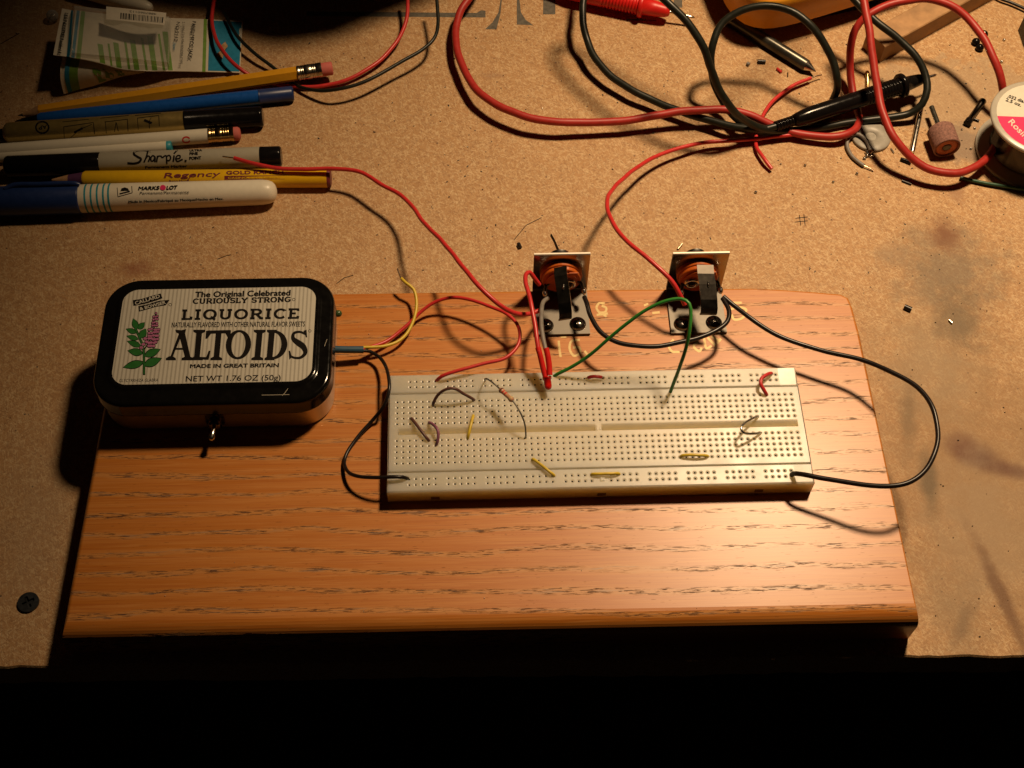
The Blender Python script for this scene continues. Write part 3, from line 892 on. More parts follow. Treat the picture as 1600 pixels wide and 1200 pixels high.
# the printed liquorice plant
mb = MB(); mo = MB(); mf = MB()
def leaf(a, b, w):
    a = Vector(a); b = Vector(b); d = b-a; n_ = Vector((-d.y, d.x)).normalized()
    def out(sc, ww):
        c = (a+b)/2
        return [c + (d*(t-.5)*sc) + n_*ww*s*math.sin(math.pi*min(1, max(0, t))**.85) for s, ts in ((1, [i/8 for i in range(9)]), (-1, [1-i/8 for i in range(1, 8)])) for t in ts]
    o = out(1.10, w*1.22); i_ = out(1., w)
    poly(mo, [tuple(q) for q in o], HL, E_); poly(mb, [tuple(q) for q in i_], HL, E_+.03)
for a, b, w in (((224,566),(193,574),5.5),((225,571),(252,560),6),((223,552),(200,548),5.2),((226,556),(250,546),5.5),((220,541),(199,533),4.2),((216,530),(198,525),3.6),((213,520),(197,514),3.6),((214,514),(208,498),4.5),((216,514),(226,504),4),((219,528),(228,514),5)):
    leaf(a, b, w)
stroke(mo, [(225,585),(225,565),(224,545),(219,530),(211,512)], 4, HL, E_-.01, 0, None, True)
stroke(mb, [(225,584),(225,565),(224,545),(219,530),(211,512)], 2.2, HL, E_+.045, 0, None, True)
stroke(mo, [(224,548),(232,535),(240,515),(243,492)], 2, HL, E_-.01, 0, None, True)
rf = random.Random(5)
for row in range(11):
    v = 489 + row*5.1
    wd = 1.5 + row*1.0 if row < 8 else 9 - (row-8)*2
    cu_ = 243.5 - row*.55 - (2 if row > 8 else 0)
    for k in range(-2, 3):
        if abs(k)*3.6 > wd + 1.5: continue
        u = cu_ + k*3.5 + rf.uniform(-.8, .8); vv = v + rf.uniform(-1, 1)
        s_ = 1.6 + row*.10
        poly(mo, ell(u, vv, s_+.8, s_+.7, 0, 342, 9), HL, E_+.012*((row+k) % 3))
        poly(mf, ell(u+.2, vv-.2, s_, s_*.8, 0, 342, 9), HL, E_+.06+.008*((row+k) % 3))
for u, v in ((224,538),(227,529),(221,543)): 
    poly(mo, ell(u, v, 4, 3.2, 0, 342, 10), HL, E_+.04); poly(mf, ell(u, v, 3, 2.2, 0, 342, 10), HL, E_+.09)
mb.build('printed_leaves', M['leafgreen'], lid); mf.build('printed_flowers', M['pink'], lid); mo.build('printed_outline', M['ink'], lid)
# scratches on the enamel
mb = MB()
for l in ([(450,607),(445,614),(441,618)],[(409,617.3),(430,617),(452,616.5)],[(511,530),(507,541)],[(489,525),(483,533)]):
    mb = MB(); stroke(mb, l, .55, plane_hit(40.06), .03); mb.build('scratch', M['paleink'], lid)
# toggle switch in the front wall
tg = MB()
a = Vector((-72.6, -5.4, 27.2))
lathe(tg, a, a+Vector((0,-1,0)), [(0, 4.2), (1.6, 4.2)], 6, 0, False)
lathe(tg, a, a+Vector((0,-1,0)), [(1.6, 2.6), (2.0, 2.8), (2.4, 2.6), (2.8, 2.8), (3.2, 2.6), (3.6, 2.8), (4.2, 2.2)], 20)
sw = tg.build('toggle_switch', M['screwsteel'], tin)
tg = MB(); tube(tg, [a+Vector((0,-3.8,0)), a+Vector((-.35,-6.4,-.1)), a+Vector((-.8,-9.0,-.2)), a+Vector((-.9,-9.9,-.25))], 1, 14, rs=[.85,1.0,1.45,.7])
tg.build('lever', M['steel'], sw)
q = at(523.5, 490, 30)
tg = MB(); lathe(tg, (-26.6, q.y, 30), (-20, q.y, 30), [(0, 1.5), (1.7, 1.5), (2.4, 1.3), (2.9, .8), (3.1, .1)], 16)
tg.build('indicator_led', M['ledgreen'], tin)
tg = MB(); wire(tg, [(508,545.5,26), (530,545.5,26), (550,546,25.5), (568,546.5,25)], 1.55)
tg.build('cable_sleeve', M['bluesleeve'], tin)

# ------------------------------------------------------------------ jacks on their brackets
def jack(x0, x1, yb_, yf, lean, straps, label, eye, lugL):
    cx = (x0+x1)/2
    r = root('jack_bracket', (cx, (yb_+yf)/2, 19), label, 'jack', 'phone jacks on steel brackets behind the breadboard')
    mb = MB(); th = 1.3
    def bend(x0_, x1_, prof):
        n = len(prof)
        for x in (x0_, x1_): pass
        L = [Vector((x0_, y, z)) for y, z in prof]; R_ = [Vector((x1_, y, z)) for y, z in prof]
        mb.add(L+R_, [(i, (i+1) % n, n+(i+1) % n, n+i) for i in range(n)] + [tuple(range(n))[::-1], tuple(range(n, 2*n))])
    z0 = 19.02
    pr_ = [(yf, z0), (yf, z0+th), (yb_-1.6, z0+th), (yb_-th, z0+2.2), (yb_-th, 44.9), (yb_-th+.3, 45.4), (yb_-.3, 45.4), (yb_, 44.9), (yb_, z0+1.2), (yb_-.8, z0)]
    bend(x0, x1, pr_)
    mb.m[3] = 1; mb.m[4] = mb.m[5] = 2
    mb.build('bracket', [M['plate'], M['upright'], M['edge']], r)
    zc = 32.2; yw = yb_-th
    mb = MB()
    lathe(mb, (cx, yw-.05, zc), (cx, 0, zc), [(0, 9.0), (1.9, 9.0), (2.2, 8.8), (2.25, 8.3), (3.6, 8.2), (3.9, 8.0), (3.95, 6.6), (4.6, 6.6)], 36, 0, False)
    mb.box((cx+3, yw-4.9, zc+4.4), (cx+6.6, yw-4.5, zc+6.6))
    mb.build('insulator_stack', M['phenolic'], r)
    mb = MB()
    lathe(mb, (cx+eye, yw-4.7, zc-.6), (cx+eye, 0, zc-.6), [(0, 3.1), (.9, 3.1), (1.3, 2.5), (1.0, 1.9), (.3, 1.8)], 24)
    lathe(mb, (cx, yb_+.05, zc), (cx, yb_+10, zc), [(0, 6.0), (1.8, 6.0), (1.8, 4.6), (8, 4.6)], 24)
    mb.build('bushing', M['steel'], r)
    mb = MB(); mb.add([Vector((cx+eye+1.7*math.cos(a), yw-5.05, zc-.6+1.7*math.sin(a))) for a in [math.pi*k/8 for k in range(16)]], [tuple(range(16))]); mb.build('bore', M['hole'], r)  # flat disc, near-black in place of the bore's shade
    # long folded contact spring
    mb = MB(); wdt, tilt = straps[1], straps[2]
    P = straps[0]
    rows_ = []
    for j, (dx, y, z) in enumerate(P):
        s = Vector((math.cos(tilt), 0, math.sin(tilt)))*wdt/2
        c = Vector((cx+dx, y, z)); up_ = Vector((-math.sin(tilt), 0, math.cos(tilt)))
        pv = P[max(j-1, 0)]; nx = P[min(j+1, len(P)-1)]
        d = Vector((0, nx[1]-pv[1], nx[2]-pv[2])).normalized()
        nn = d.cross(s).normalized()*.34
        rows_.append([c-s-nn, c+s-nn, c+s+nn, c-s+nn])
    mb.grid(rows_, 0, False, True, True)
    for k in range(len(P)-1): mb.m[k*4+1] = mb.m[k*4+3] = 1  # bright metal on the side faces paints the strap's edge glints
    for k in (2,):
        c = Vector((cx+P[2][0], P[2][1], P[2][2])); ball(mb, c+Vector((.3, 0, .3)), .9, 1, 10, (.55, 1.7, .8))  # bright ball gives the dimple its highlight by colour
    mb.build('contact_spring', [M['spring'], M['solder']], r)
    # solder lugs
    mb = MB()
    g1 = Vector((cx+8.6, yw-4.0, zc-2.0)); tube(mb, [g1+Vector((-2.5, 1, 2)), g1, g1+Vector((.9, -3.6, -1.4))], 1., 8, rs=[.9,.9,.6])
    ball(mb, g1+Vector((1.0,-3.2,-1.2)), 1.5, 1, 10, (.8, 1.3, .9))
    g2 = Vector((cx+lugL, yw-4.5, zc-2.5)); tube(mb, [g2+Vector((2.5, 1, 2)), g2, g2+Vector((-.6, -3.4, -1.4))], 1., 8, rs=[.9,.9,.6])
    ball(mb, g2+Vector((-.6,-3.2,-1.2)), 1.4, 1, 10, (.8, 1.2, .9))
    mb.build('solder_lug', [M['darksteel'], M['solder']], r)
    for k, dx in enumerate((-7.0, 6.8)):
        mb = MB(); c = (cx+dx, yf+4.4 + (.5 if k else 0), z0+th)
        lathe(mb, c, (c[0], c[1], c[2]+2), [(0, 3.5), (.25, 3.5), (.5, 3.1), (1.1, 3.0)], 24)
        cross_disc(mb, (c[0], c[1], c[2]+1.1), 3.0, .7, 1.5, .35, .95, 12, 48, 0, .4 + k)
        mb.build('screw', M['screwsteel'], r)
    return r
jackA = jack(57.2, 80.8, 60.6, 36.2, 0, ([(-1.0, 54.5, 43.2), (-1.0, 50.5, 42.3), (-.4, 46, 40.8), (.3, 40, 37.9), (.6, 36.4, 35.5), (.6, 35.3, 33.6), (.4, 35.8, 32)], 5.4, .25),
     'left bracket jack with the red LED leads hanging from it', 2.9, -6.5)
jackB = jack(115.4, 139.2, 59.8, 35.6, 0, ([(1.2, 54, 43.4), (1.2, 50.2, 42.5), (1.7, 46, 40.9), (2.0, 40, 38.3), (2.1, 37.0, 36.4), (2.1, 36.0, 34.2), (2.0, 36.5, 32.6)], 7.0, -.05),
     'right bracket jack fed by the green wire and two black wires', -2.9, -6.5)

# ------------------------------------------------------------------ wires
def W_(name, P, r, m, label, cat='wire', bare0=None, bare1=None, rb=.35, group=None, n=10, step=1.6):
    if not bare0 and not bare1:
        mb = MB(); wire(mb, P, r, n, step); o = mb.build(name, M[m]); return tag(o, label, cat, group)
    q = at(*P[0])
    r_ = root(name, (q.x, q.y, max(0, q.z-r)), label, cat, group)
    mb = MB(); wire(mb, P, r, n, step); mb.build('insulation', M[m], r_)
    for b, s in ((bare0, P[0]), (bare1, P[-1])):
        if b:
            mb = MB(); wire(mb, [s] + list(b), rb, 8, 1.0); mb.build('bare_end', M['copper'], r_)
    return r_

W_('red_wire', [(366,247,11.4),(400,257,11.8),(437,263,11.4),(475,264,11.5),(515,264,12),(560,268,13),(600,290,14),(622,302,15),(640,318,17),(660,345,24),(690,376,34),(720,413,42),(745,443,45),(780,476,42),(806,489,37),(828,490,34),(846,484,33)],
   1.0, 'red', 'thick red wire from the grey marker down to the left jack', bare0=[(358,246,11.3),(348,244.5,10.9)])
W_('red_wire', [(567,545,25),(601,535,22.5),(633,511,22.5),(657,487,24),(679,472,26),(705,465,28),(732,468,29),(769,480,30),(791,490,31),(807,505,31),(812,519,31),(809,540,31),(791,559,31),(753,569,31),(711,580,31),(690,588,30),(682,595,27)],
   .75, 'red', 'thin red wire looping from the tin into the upper breadboard rail')
W_('yellow_wire', [(567,543,25.2),(600,541,24),(625,531,23),(640,515,23),(649,492,24),(651,470,25),(646,452,26),(634,442,27),(627,435,27)],
   .7, 'yellow', 'thin yellow wire curling up behind the tin with a bare end', bare1=[(624,428,27),(621,420,27)])
W_('black_wire', [(567,548,24.5),(578,549,24),(592,557,24),(602,571,26),(607,590,29.5),(607,612,29.8),(600,634,27),(583,656,22),(560,682,20.2),(543,706,20),(538,722,20.5),(544,738,23),(560,745,26),(590,746,29),(615,745,29.8),(630,745.5,29),(637,748,27)],
   .75, 'black', 'black wire from the tin round the left end of the breadboard')
W_('black_wire', [(1130,463,33.5),(1150,480,33),(1171,496,33),(1215,524,32),(1281,547,32),(1347,562,34),(1391,581,37),(1435,606,40),(1457,636,42),(1465,675,42),(1460,708,42),(1446,735,41),(1424,752,40),(1391,759,39),(1331,755,36),(1287,748,34),(1252,741,32),(1240,740,29),(1236,743,26.5)],
   1.0, 'black', 'long black wire looping off the right side of the board and back to the breadboard')
W_('black_wire', [(913,464,33),(918,476,34),(923,494,34),(937,518,34),(961,533,34),(994,540,34),(1027,541,34),(1060,536,34),(1090,528,34),(1120,515,34),(1136,501,34),(1139,485,34),(1129,466,33.5)],
   1.0, 'black', 'black wire joining the two bracket jacks')
W_('red_wire', [(1243,210,3.5),(1200,215,3.5),(1150,219,4),(1110,222,4.5),(1075,228,6),(1030,242,8),(990,266,14),(962,290,22),(949,314,31),(953,340,37),(975,372,41),(1010,402,43),(1045,434,41),(1062,460,37),(1070,476,33)],
   1.0, 'red', 'red wire running from the test leads down to the right jack')
W_('green_wire', [(1047,614,26.5),(1052,600,33),(1061,575,43),(1070,550,51),(1077,520,58),(1080,492,62),(1077,474,64),(1066,467,64),(1045,469,63),(1012,483,59),(980,505,53),(950,530,46),(915,560,37),(890,575,32),(872,584,29),(864,589,26.5)],
   .72, 'green', 'green wire arching from the LED to the breadboard in front of the right jack')
W_('red_wire', [(1267,122,3),(1240,133,3),(1216,150,3),(1197,172,3),(1187,195,2.5),(1181,215,1.4),(1183,232,2.5),(1195,250,3),(1206,264,2)],
   .95, 'red', 'short red wire crossing beneath the probe, bare end up by the steel punch', bare0=[(1275,119,3),(1284,117,2.6)])
W_('red_wire', [(337,-10,8),(331,20,8),(333,45,8),(345,75,8),(370,104,7),(400,122,3),(440,133,2),(480,136,2),(515,132,2),(550,121,3),(590,98,4),(616,70,5),(632,40,7),(637,15,9),(637,-10,11)],
   1.0, 'red', 'red wire draped under the yellow pencil at the top of the bench')
W_('black_wire', [(350,20,6),(370,55,6),(400,85,5),(430,108,3),(455,128,2),(470,136,3),(500,142,6),(530,139,9),(570,127,10),(620,101,11),(660,77,12),(678,60,13),(684,35,14),(682,-10,17)],
   .9, 'blacklead', 'thin black wire curving past the pencil eraser')
W_('green_wire', [(1500,277,1.5),(1520,282,1.5),(1550,288,1.6),(1580,293,1.6),(1620,298,1.6)], .85, 'dgreen', 'dark green wire leaving past the solder spool')
W_('black_wire', [(1552,-8,2),(1565,-1,2),(1580,4,2),(1600,13,2),(1620,24,2)], .8, 'black', 'thin black wire crossing the top corner above the solder spool')

# jumpers plugged into the breadboard
def jmp(P, r, m, label, name='jumper_wire'):
    mb = MB(); wire(mb, P, r, 10, 1.0); return tag(mb.build(name, M[m]), label, 'jumper wire', 'jumpers on the breadboard')
jmp([(676.5,636,26.5),(677,630,29),(684,617,32),(694,609,34.5),(704,606.5,35.5),(713,608,35),(724,615,32.5),(735,621,30),(740,624.5,28),(741,626,26.5)], .62, 'brown', 'dark brown jumper arching over the top left breadboard rows')
jmp([(642,656,26.5),(643,654,28.3),(648,660,29.2),(660,676,29.4),(669,687,28.4),(670.5,689,26.5)], .62, 'brown', 'straight brown jumper across the left end of the centre channel')
jmp([(670,662,26.5),(671,660,28.5),(679,665,30.5),(684.5,673,31),(685,683,30),(683,692,28.5),(681,697,26.5)], .62, 'purple', 'bent violet jumper beside the straight brown one')
jmp([(739,652,26.5),(739.5,649.5,28.3),(736,664,29.3),(732,680,28.4),(730.5,687,26.5)], .62, 'yellow', 'upright yellow jumper across the centre channel')
jmp([(832,720,26.5),(832.5,717.5,28.4),(846,727,28.9),(860,738,28.9),(865,742,28.2),(866,745,26.5)], .62, 'yellow', 'slanting yellow jumper from the lower rows to the lower rail')
jmp([(924,743,26.5),(926,740.8,28.4),(940,740.6,28.9),(955,740.2,28.9),(966,739.8,28.4),(968,742,26.5)], .62, 'yellow', 'flat yellow jumper along the lower rail')
jmp([(1063,714.5,26.5),(1066,712,28.5),(1078,710.8,29.3),(1092,711,29.3),(1104,712,28.6),(1107,714,26.5)], .62, 'yellow', 'flat yellow jumper along the bottom main row near the channel end')
jmp([(1206,584,26.5),(1204,583.5,29),(1198,586,30.5),(1190,592,31),(1189,600,31),(1193,608,30),(1197,615,28.5),(1198,618,26.5)], .75, 'red', 'red bent jumper at the right end of the upper rail')
jr = root('jumper_wire', tuple(at(930,590,BZ)), 'short red jumper over the middle of the upper rail', 'jumper wire', 'jumpers on the breadboard')
mb = MB(); wire(mb, [(919,590,28.6),(924,588.6,29.4),(930,588.2,29.8),(936,588.8,29.5),(940,589.4,29)], .68, 10, 1.0); mb.build('insulation', M['red'], jr)
mb = MB(); wire(mb, [(915.5,592,26.8),(917,590.6,28.2),(919,590,28.6)], .35, 8, 1.0); wire(mb, [(940,589.4,29),(943,589.6,28.6),(944.5,591,26.8)], .35, 8, 1.0); mb.build('bare_end', M['copper'], jr)
mb = MB(); wire(mb, [(1184,652,26.5),(1184,650.5,28.2),(1172,656,31.5),(1161,664,34),(1158,670,34.5),(1161,675.5,34),(1170,678,32),(1180,677.5,30),(1188,676.5,28),(1190,676,26.5)], .5, 10, .8)
tag(mb.build('jumper_wire', M['solder']), 'bare metal hook-shaped jumper near the right end of the channel', 'jumper wire', 'jumpers on the breadboard')
# resistor
q = at(790, 615, BZ)
rs = root('resistor', tuple(q), 'small striped resistor standing on long leads over the upper rows', 'resistor')
ra = at(781.5, 608, 37); rb_ = at(801, 626, 38)
L_ = (rb_-ra).length
mb = MB(); lathe(mb, ra, rb_, [(0, .35), (.15, .95), (.9, 1.15), (1.5, 1.1), (1.9, .9), (L_-1.9, .9), (L_-1.5, 1.1), (L_-.9, 1.15), (L_-.15, .95), (L_, .35)], 16)
mb.build('resistor_body', mat('resistor_tan', (.50, .26, .15), .35), rs)
for k, (t_, c) in enumerate(((.9, 'brown'), (2.2, 'red'), (3.5, 'red'), (L_-1.0, 'gold_ink'))):
    mb = MB(); rr_ = 1.17 if k in (0, 3) else .93
    lathe(mb, ra, rb_, [(t_-.28, rr_), (t_+.28, rr_)], 16, 0, True, False); mb.build('band', M[c], rs)
mb = MB()
wire(mb, [(758,596,26.5),(758,592,34),(762,592.5,37),(770,598,38),(776,603,38),(781.5,608,37)], .33, 8, 1.)
wire(mb, [(801,626,38),(808,636,37.5),(815,649,36),(820,664,33),(821.5,678,29.5),(821.5,686,26.5)], .33, 8, 1.)
mb.build('lead', M['plate'], rs)

# red LED hanging from the left jack over the breadboard
q = at(856, 600, BZ)
led = root('led', tuple(q), 'red LED with sleeved legs hanging from the left jack over the breadboard', 'LED')
a = at(854.5, 589, 33.2); b = at(857.3, 609, 32.0); L_ = (b-a).length
mb = MB(); lathe(mb, a, b, [(0, 1.6), (.05, 1.85), (.9, 1.85), (.95, 1.5), (L_-1.6, 1.5), (L_-.9, 1.35), (L_-.35, .95), (L_-.05, .4), (L_, .1)], 24)
mb.build('lens', M['led'], led)
mb = MB(); wire(mb, [(840.5,543,39.5),(843,552,38.5),(847,570,36),(851,585,34),(853,592,33.2)], 1.15, 12, 1.); mb.build('sleeve', M['redprobe'], led)
mb = MB(); wire(mb, [(853,544,39.5),(855.5,555,38.2),(858,572,36),(858.8,586,34.4)], 1.2, 12, 1.); mb.build('sleeve', M['redprobe'], led)
mb = MB(); wire(mb, [(843,445,34),(834,433,38),(828,426,40),(822.5,429,41),(821.5,441,42),(825,456,42.5),(830,478,42.5),(835,505,41.5),(839,530,40.5),(842,550,39)], .95, 10, 1.); mb.build('red_lead', M['red'], led)
mb = MB(); wire(mb, [(856,466,33),(850,471,35),(846.5,482,37),(845.5,503,38.5),(847.5,525,39),(853,548,39)], .9, 10, 1.); mb.build('grey_lead', M['grey'], led)

# ------------------------------------------------------------------ test leads and probes
CABA = [(985,-330,48),(955,-180,38),(928,-70,29),(916,-14,22),(911,10,19),(911,38,16),(917,64,12),(930,90,10),(955,118,8),(987,141,7),(1030,161,6),(1070,176,6),(1110,189,6),(1150,198,7),(1190,202,8),(1214,197,8.6)]
CABR = [(840,-260,26),(785,-110,19),(750,-30,14),(735,-5,11),(720,18,9),(712.5,48,8),(714,80,8),(727,112,8),(751,146,9),(785,169,9.5),(830,184,9.5),(880,191,9),(940,191,8),(1000,185,8.5),(1060,175,10),(1100,171,10.5),(1140,172,10),(1172,180,9),(1203,194,6),(1240,207,4),(1290,214,4.5),(1318,212,5),(1336,202,4.5),(1342,188,3),(1335,160,2.6),(1331,135,5),(1329,105,10),(1329,78,17),(1336,45,25),(1352,27,30),(1380,11,33),(1415,1,35),(1450,-2,35),(1485,9,34),(1515,32,31),(1540,64,28),(1556,99,24),(1565,130,18),(1567,158,10),(1564,190,4),(1559,215,3),(1553,232,5),(1541,247,7),(1520,262,8),(1490,271,8.5),(1453,265,9),(1420,243,12),(1395,212,17),(1381,180,20),(1371,135,25),(1362,85,32),(1358,45,38),(1352,10,42),(1345,-20,45)]
W_('test_lead', CABR, 1.92, 'redlead', 'thick red test lead sweeping in a wide bow and big loop', 'cable', n=14, step=2.5)
mb = MB(); wire(mb, [(1420,-330,130),(1290,-200,118),(1224,-134,110),(1166,-124,98),(1114,-117,90),(1064,-117.5,83),(1021,-120,77),(979,-121,72),(957,-116,69),(947,-96,67),(952,-77,66),(967,-59,66),(988,-40,66),(1012,-22,66),(1037,-2,66),(1060,20,63),(1085,50,58),(1100,76,53),(1112,108,44),(1123,138,35),(1143,170,25),(1168,191,14),(1205,203,7),(1245,203,3.5),(1290,198,2.4),(1340,189,2.6),(1390,184,4),(1422,177,6),(1441,162,10),(1449,140,14),(1445,112,18),(1430,88,22),(1408,65,25),(1380,42,28),(1350,15,31),(1325,-12,34)], 1.85, 14, 2.5)
tag(mb.build('test_lead', M['blacklead']), 'black test lead from the top edge that loops round the black probe tip', 'cable')
mb = MB(); wire(mb, [(1225,207,2.3),(1185,204,3),(1155,189,8),(1132,162,8),(1116,130,15),(1110,100,23),(1113,70,31),(1125,42,36),(1148,22,40),(1175,11,43),(1205,9,44),(1235,17,43),(1262,35,41),(1285,62,36),(1300,92,29),(1308,125,22),(1305,148,12),(1298,163,5),(1290,176,2.3),(1270,194,2.3),(1250,207,2.3)], 1.85, 14, 2.5)
tag(mb.build('test_lead', M['blacklead']), 'black cable standing in a round loop in front of the yellow meter holster', 'cable')

def probe(name, tail, mid, flange, nose, tip, rflange, rbody, m, label, cable=None, mc=None):
    A = at(*tail); Fl = at(*flange); Nz = at(*nose); Tp = at(*tip)
    D = (Nz-A).normalized()
    r = root(name, (A.x, A.y, 0), label, 'probe')
    Lf = (Fl-A).dot(D); Ln = (Nz-A).length
    pr_ = []
    t = 0
    while t < 9:                       # strain relief rings
        pr_ += [(t, 2.6), (t+.9, 2.6), (t+.95, 2.15), (t+1.6, 2.15)]; t += 1.65
    pr_ += [(9.2, 2.6), (12, 3.3), (18, rbody), (Lf-22, rbody)]
    t = Lf-21.5
    while t < Lf-2.5:
        pr_ += [(t, rbody), (t+.8, rbody+.15), (t+1.0, rbody-.55), (t+1.5, rbody-.55)]; t += 1.7
    pr_ += [(Lf-1.4, rbody), (Lf-1.3, rflange-.3), (Lf-.9, rflange), (Lf+.6, rflange), (Lf+1, rflange-.3), (Lf+1.1, rbody*.9), (Ln-7, rbody*.8), (Ln-2.2, rbody*.66), (Ln-.3, rbody*.5), (Ln, 1.2)]
    mb = MB(); lathe(mb, A, Nz, pr_, 32, 0, True); mb.build('grip', M[m], r)
    mb = MB(); L = (Tp-Nz).length; lathe(mb, Nz-D*1, Tp, [(0, .75), (L-1.2, .75), (L+.2, .7), (L+1.3, .1)], 14); mb.build('needle', M['steel'], r)
    if cable:
        mb = MB(); wire(mb, cable, 1.85, 14, 2.5); mb.build('cable', M[mc], r)
    return r
probe('test_probe', (1212,197.5,8.6), None, (1409,134,11), (1443,122.5,11.5), (1463,117,11.2), 6.0, 4.3, 'blackpl', 'black test probe with a finger flange lying across the looped leads', CABA, 'blacklead')
probe('test_probe', (840,-26,7), None, (1003,8.5,7), (1047,18.5,7), (1085,27.5,5.5), 6.2, 4.9, 'redprobe', 'red test probe at the top edge, its needle pointing right')

# ------------------------------------------------------------------ pens and pencils
def pen_axis(a, b, r): return at(a[0], a[1], r), at(b[0], b[1], r)
# 1 yellow hexagonal pencil
A, B = pen_axis((62,175), (520,106), 3.7)
A = at(62,175.5,3.3); B = at(520,106.5,7.6)      # its eraser end rides up on the blue pen and wires
Lp = (B-A).length; D = (B-A).normalized()
def tpx(u, v, z): return (at(u, v, z) - A).dot(D)
r = root('pencil', (A.x, A.y, 0), 'yellow hexagonal pencil with pink eraser, topmost of the row', 'pencil')
t1 = tpx(465,114,7); t2 = tpx(503,109,7.4)
mb = MB(); lathe(mb, A, B, [(0, 3.45), (.3, 3.6), (t1, 3.6)], 6, 0, False, True, True); mb.build('barrel', M['pencil'], r)
mb = MB(); lathe(mb, A-D*8, B, [(0, .8), (8, 3.3)], 20); mb.build('sharpened_cone', M['wood'], r)
mb = MB(); lathe(mb, A-D*10.6, B, [(0, .1), (2.8, .85)], 12); mb.build('lead_tip', M['graphite'], r)
pf = [(t1, 3.75)]
for k in range(3): pf += [(t1+1.2+k*.9, 3.75), (t1+1.5+k*.9, 3.45), (t1+1.8+k*.9, 3.75)]
for k in range(3): pf += [(t1+7.0+k*.9, 3.75), (t1+7.3+k*.9, 3.45), (t1+7.6+k*.9, 3.75)]
pf += [(t2, 3.75)]
mb = MB(); lathe(mb, A, B, pf, 28); mb.build('ferrule', M['ferrule'], r)
mb = MB(); lathe(mb, A, B, [(t2-.5, 3.3), (Lp-.8, 3.35), (Lp-.2, 3.0), (Lp, 2.2)], 24); mb.build('eraser', M['eraser'], r)
# 2 blue pen
A = at(60,187,3.7); B = at(459,146,3.9); D = (B-A).normalized(); Lp = (B-A).length
r = root('pen', (A.x, A.y, 0), 'translucent blue ball pen between the yellow pencil and gold marker', 'pen')
t1 = (at(405,151,3.8)-A).dot(D)
mb = MB(); lathe(mb, A, B, [(0, 2.6), (1.5, 3.3), (20, 3.6), (t1, 3.7)], 28); mb.build('barrel', M['bluepen'], r)
mb = MB(); lathe(mb, A, B, [(t1, 3.9), (t1+.6, 3.9), (t1+.7, 3.75), (Lp-1, 3.75), (Lp-.2, 3.3), (Lp, 2.4)], 28); mb.build('end_cap', M['navy'], r)
mb = MB(); lathe(mb, A-D*11, B, [(0, .4), (3, .9), (3.2, 1.5), (11, 2.6)], 18); mb.build('nib_cone', M['blackpl'], r)
# 3 gold marker
A = at(12,208.5,5.2); B = at(411,182,5.2); D = (B-A).normalized(); Lp = (B-A).length
r = root('marker', (A.x, A.y, 0), 'gold barrelled marker with black cap and printed pictograms', 'marker')
t1 = (at(289,190,5.2)-A).dot(D)
mb = MB(); lathe(mb, A, B, [(-1.5, 3.2), (0, 4.9), (1.2, 5.2), (t1, 5.2)], 36); mb.build('barrel', M['goldpen'], r)
mb = MB(); lathe(mb, A, B, [(t1, 5.35), (t1+.8, 5.35), (t1+1, 5.2), (Lp-1.2, 5.0), (Lp-.3, 4.7), (Lp, 4.0)], 36)
mb.build('cap', M['blackpl'], r)
mb = MB(); lathe(mb, A-D*5, B, [(0, 2.3), (3.6, 2.6)], 18); mb.build('end_plug', M['blackpl'], r)
hc = cyl_hit(A, B, 5.2); mb = MB()
stroke(mb, ell(66,199,10,9,0,360,24), 2.6, hc); ptext(mb, 'AP', (73,195), (60,197), 6, hc, .05, None, 0, .3)
def z6(l): return [(a/5.926, 150+b/5.926) for a, b in l]
for l in ([(590,290),(595,390)],[(590,285),(865,245),(875,350)],[(655,385),(760,290)],[(690,330),(850,262)],[(970,240),(1180,215),(1185,325)],[(975,240),(985,345)],[(1060,330),(1075,240),(1095,325)],[(1270,205),(1470,180),(1475,280)],[(1272,205),(1280,310)],[(1330,230),(1380,250),(1385,300)],[(1400,200),(1375,245)],[(580,240),(820,215)],[(930,205),(1190,180)],[(1250,180),(1490,158)]):
    stroke(mb, z6(l), .9 if len(l) != 3 else 1.1, hc)
stroke(mb, z6([(690,335),(760,300)]), 3, hc, .07); stroke(mb, z6([(1340,225),(1400,250)]), 4, hc, .07)
mb.build('printing', M['ink'], r)
# 4 white pencil with brass ferrule
A = at(-14,237,3.6); B = at(376,208.5,3.6); D = (B-A).normalized(); Lp = (B-A).length
r = root('pencil', (A.x, A.y, 0), 'white round pencil with brass ferrule and a red ring print', 'pencil')
t1 = (at(326,211,3.6)-A).dot(D); t2 = (at(366,209,3.6)-A).dot(D)
mb = MB(); lathe(mb, A, B, [(0, 3.55), (t1, 3.55)], 28); mb.build('barrel', M['whitepen'], r)
pf = [(t1, 3.7)]
for k in range(3): pf += [(t1+1.4+k*.9, 3.7), (t1+1.7+k*.9, 3.35), (t1+2.0+k*.9, 3.7)]
for k in range(4): pf += [(t1+6.6+k*1.1, 3.7), (t1+6.95+k*1.1, 3.35), (t1+7.3+k*1.1, 3.7)]
pf += [(t2, 3.7)]
mb = MB(); lathe(mb, A, B, pf, 28); mb.build('ferrule', M['brassferrule'], r)
mb = MB(); lathe(mb, A, B, [(t2-.5, 3.3), (Lp-1.2, 3.3), (Lp-.4, 2.8), (Lp, 1.9)], 24); mb.build('eraser', M['eraser'], r)
hc = cyl_hit(A, B, 3.55); mb = MB(); stroke(mb, ell(291,218.5,5.5,4.5,20,330,20), 2.2, hc); mb.build('ring_print', M['redprobe'], r)
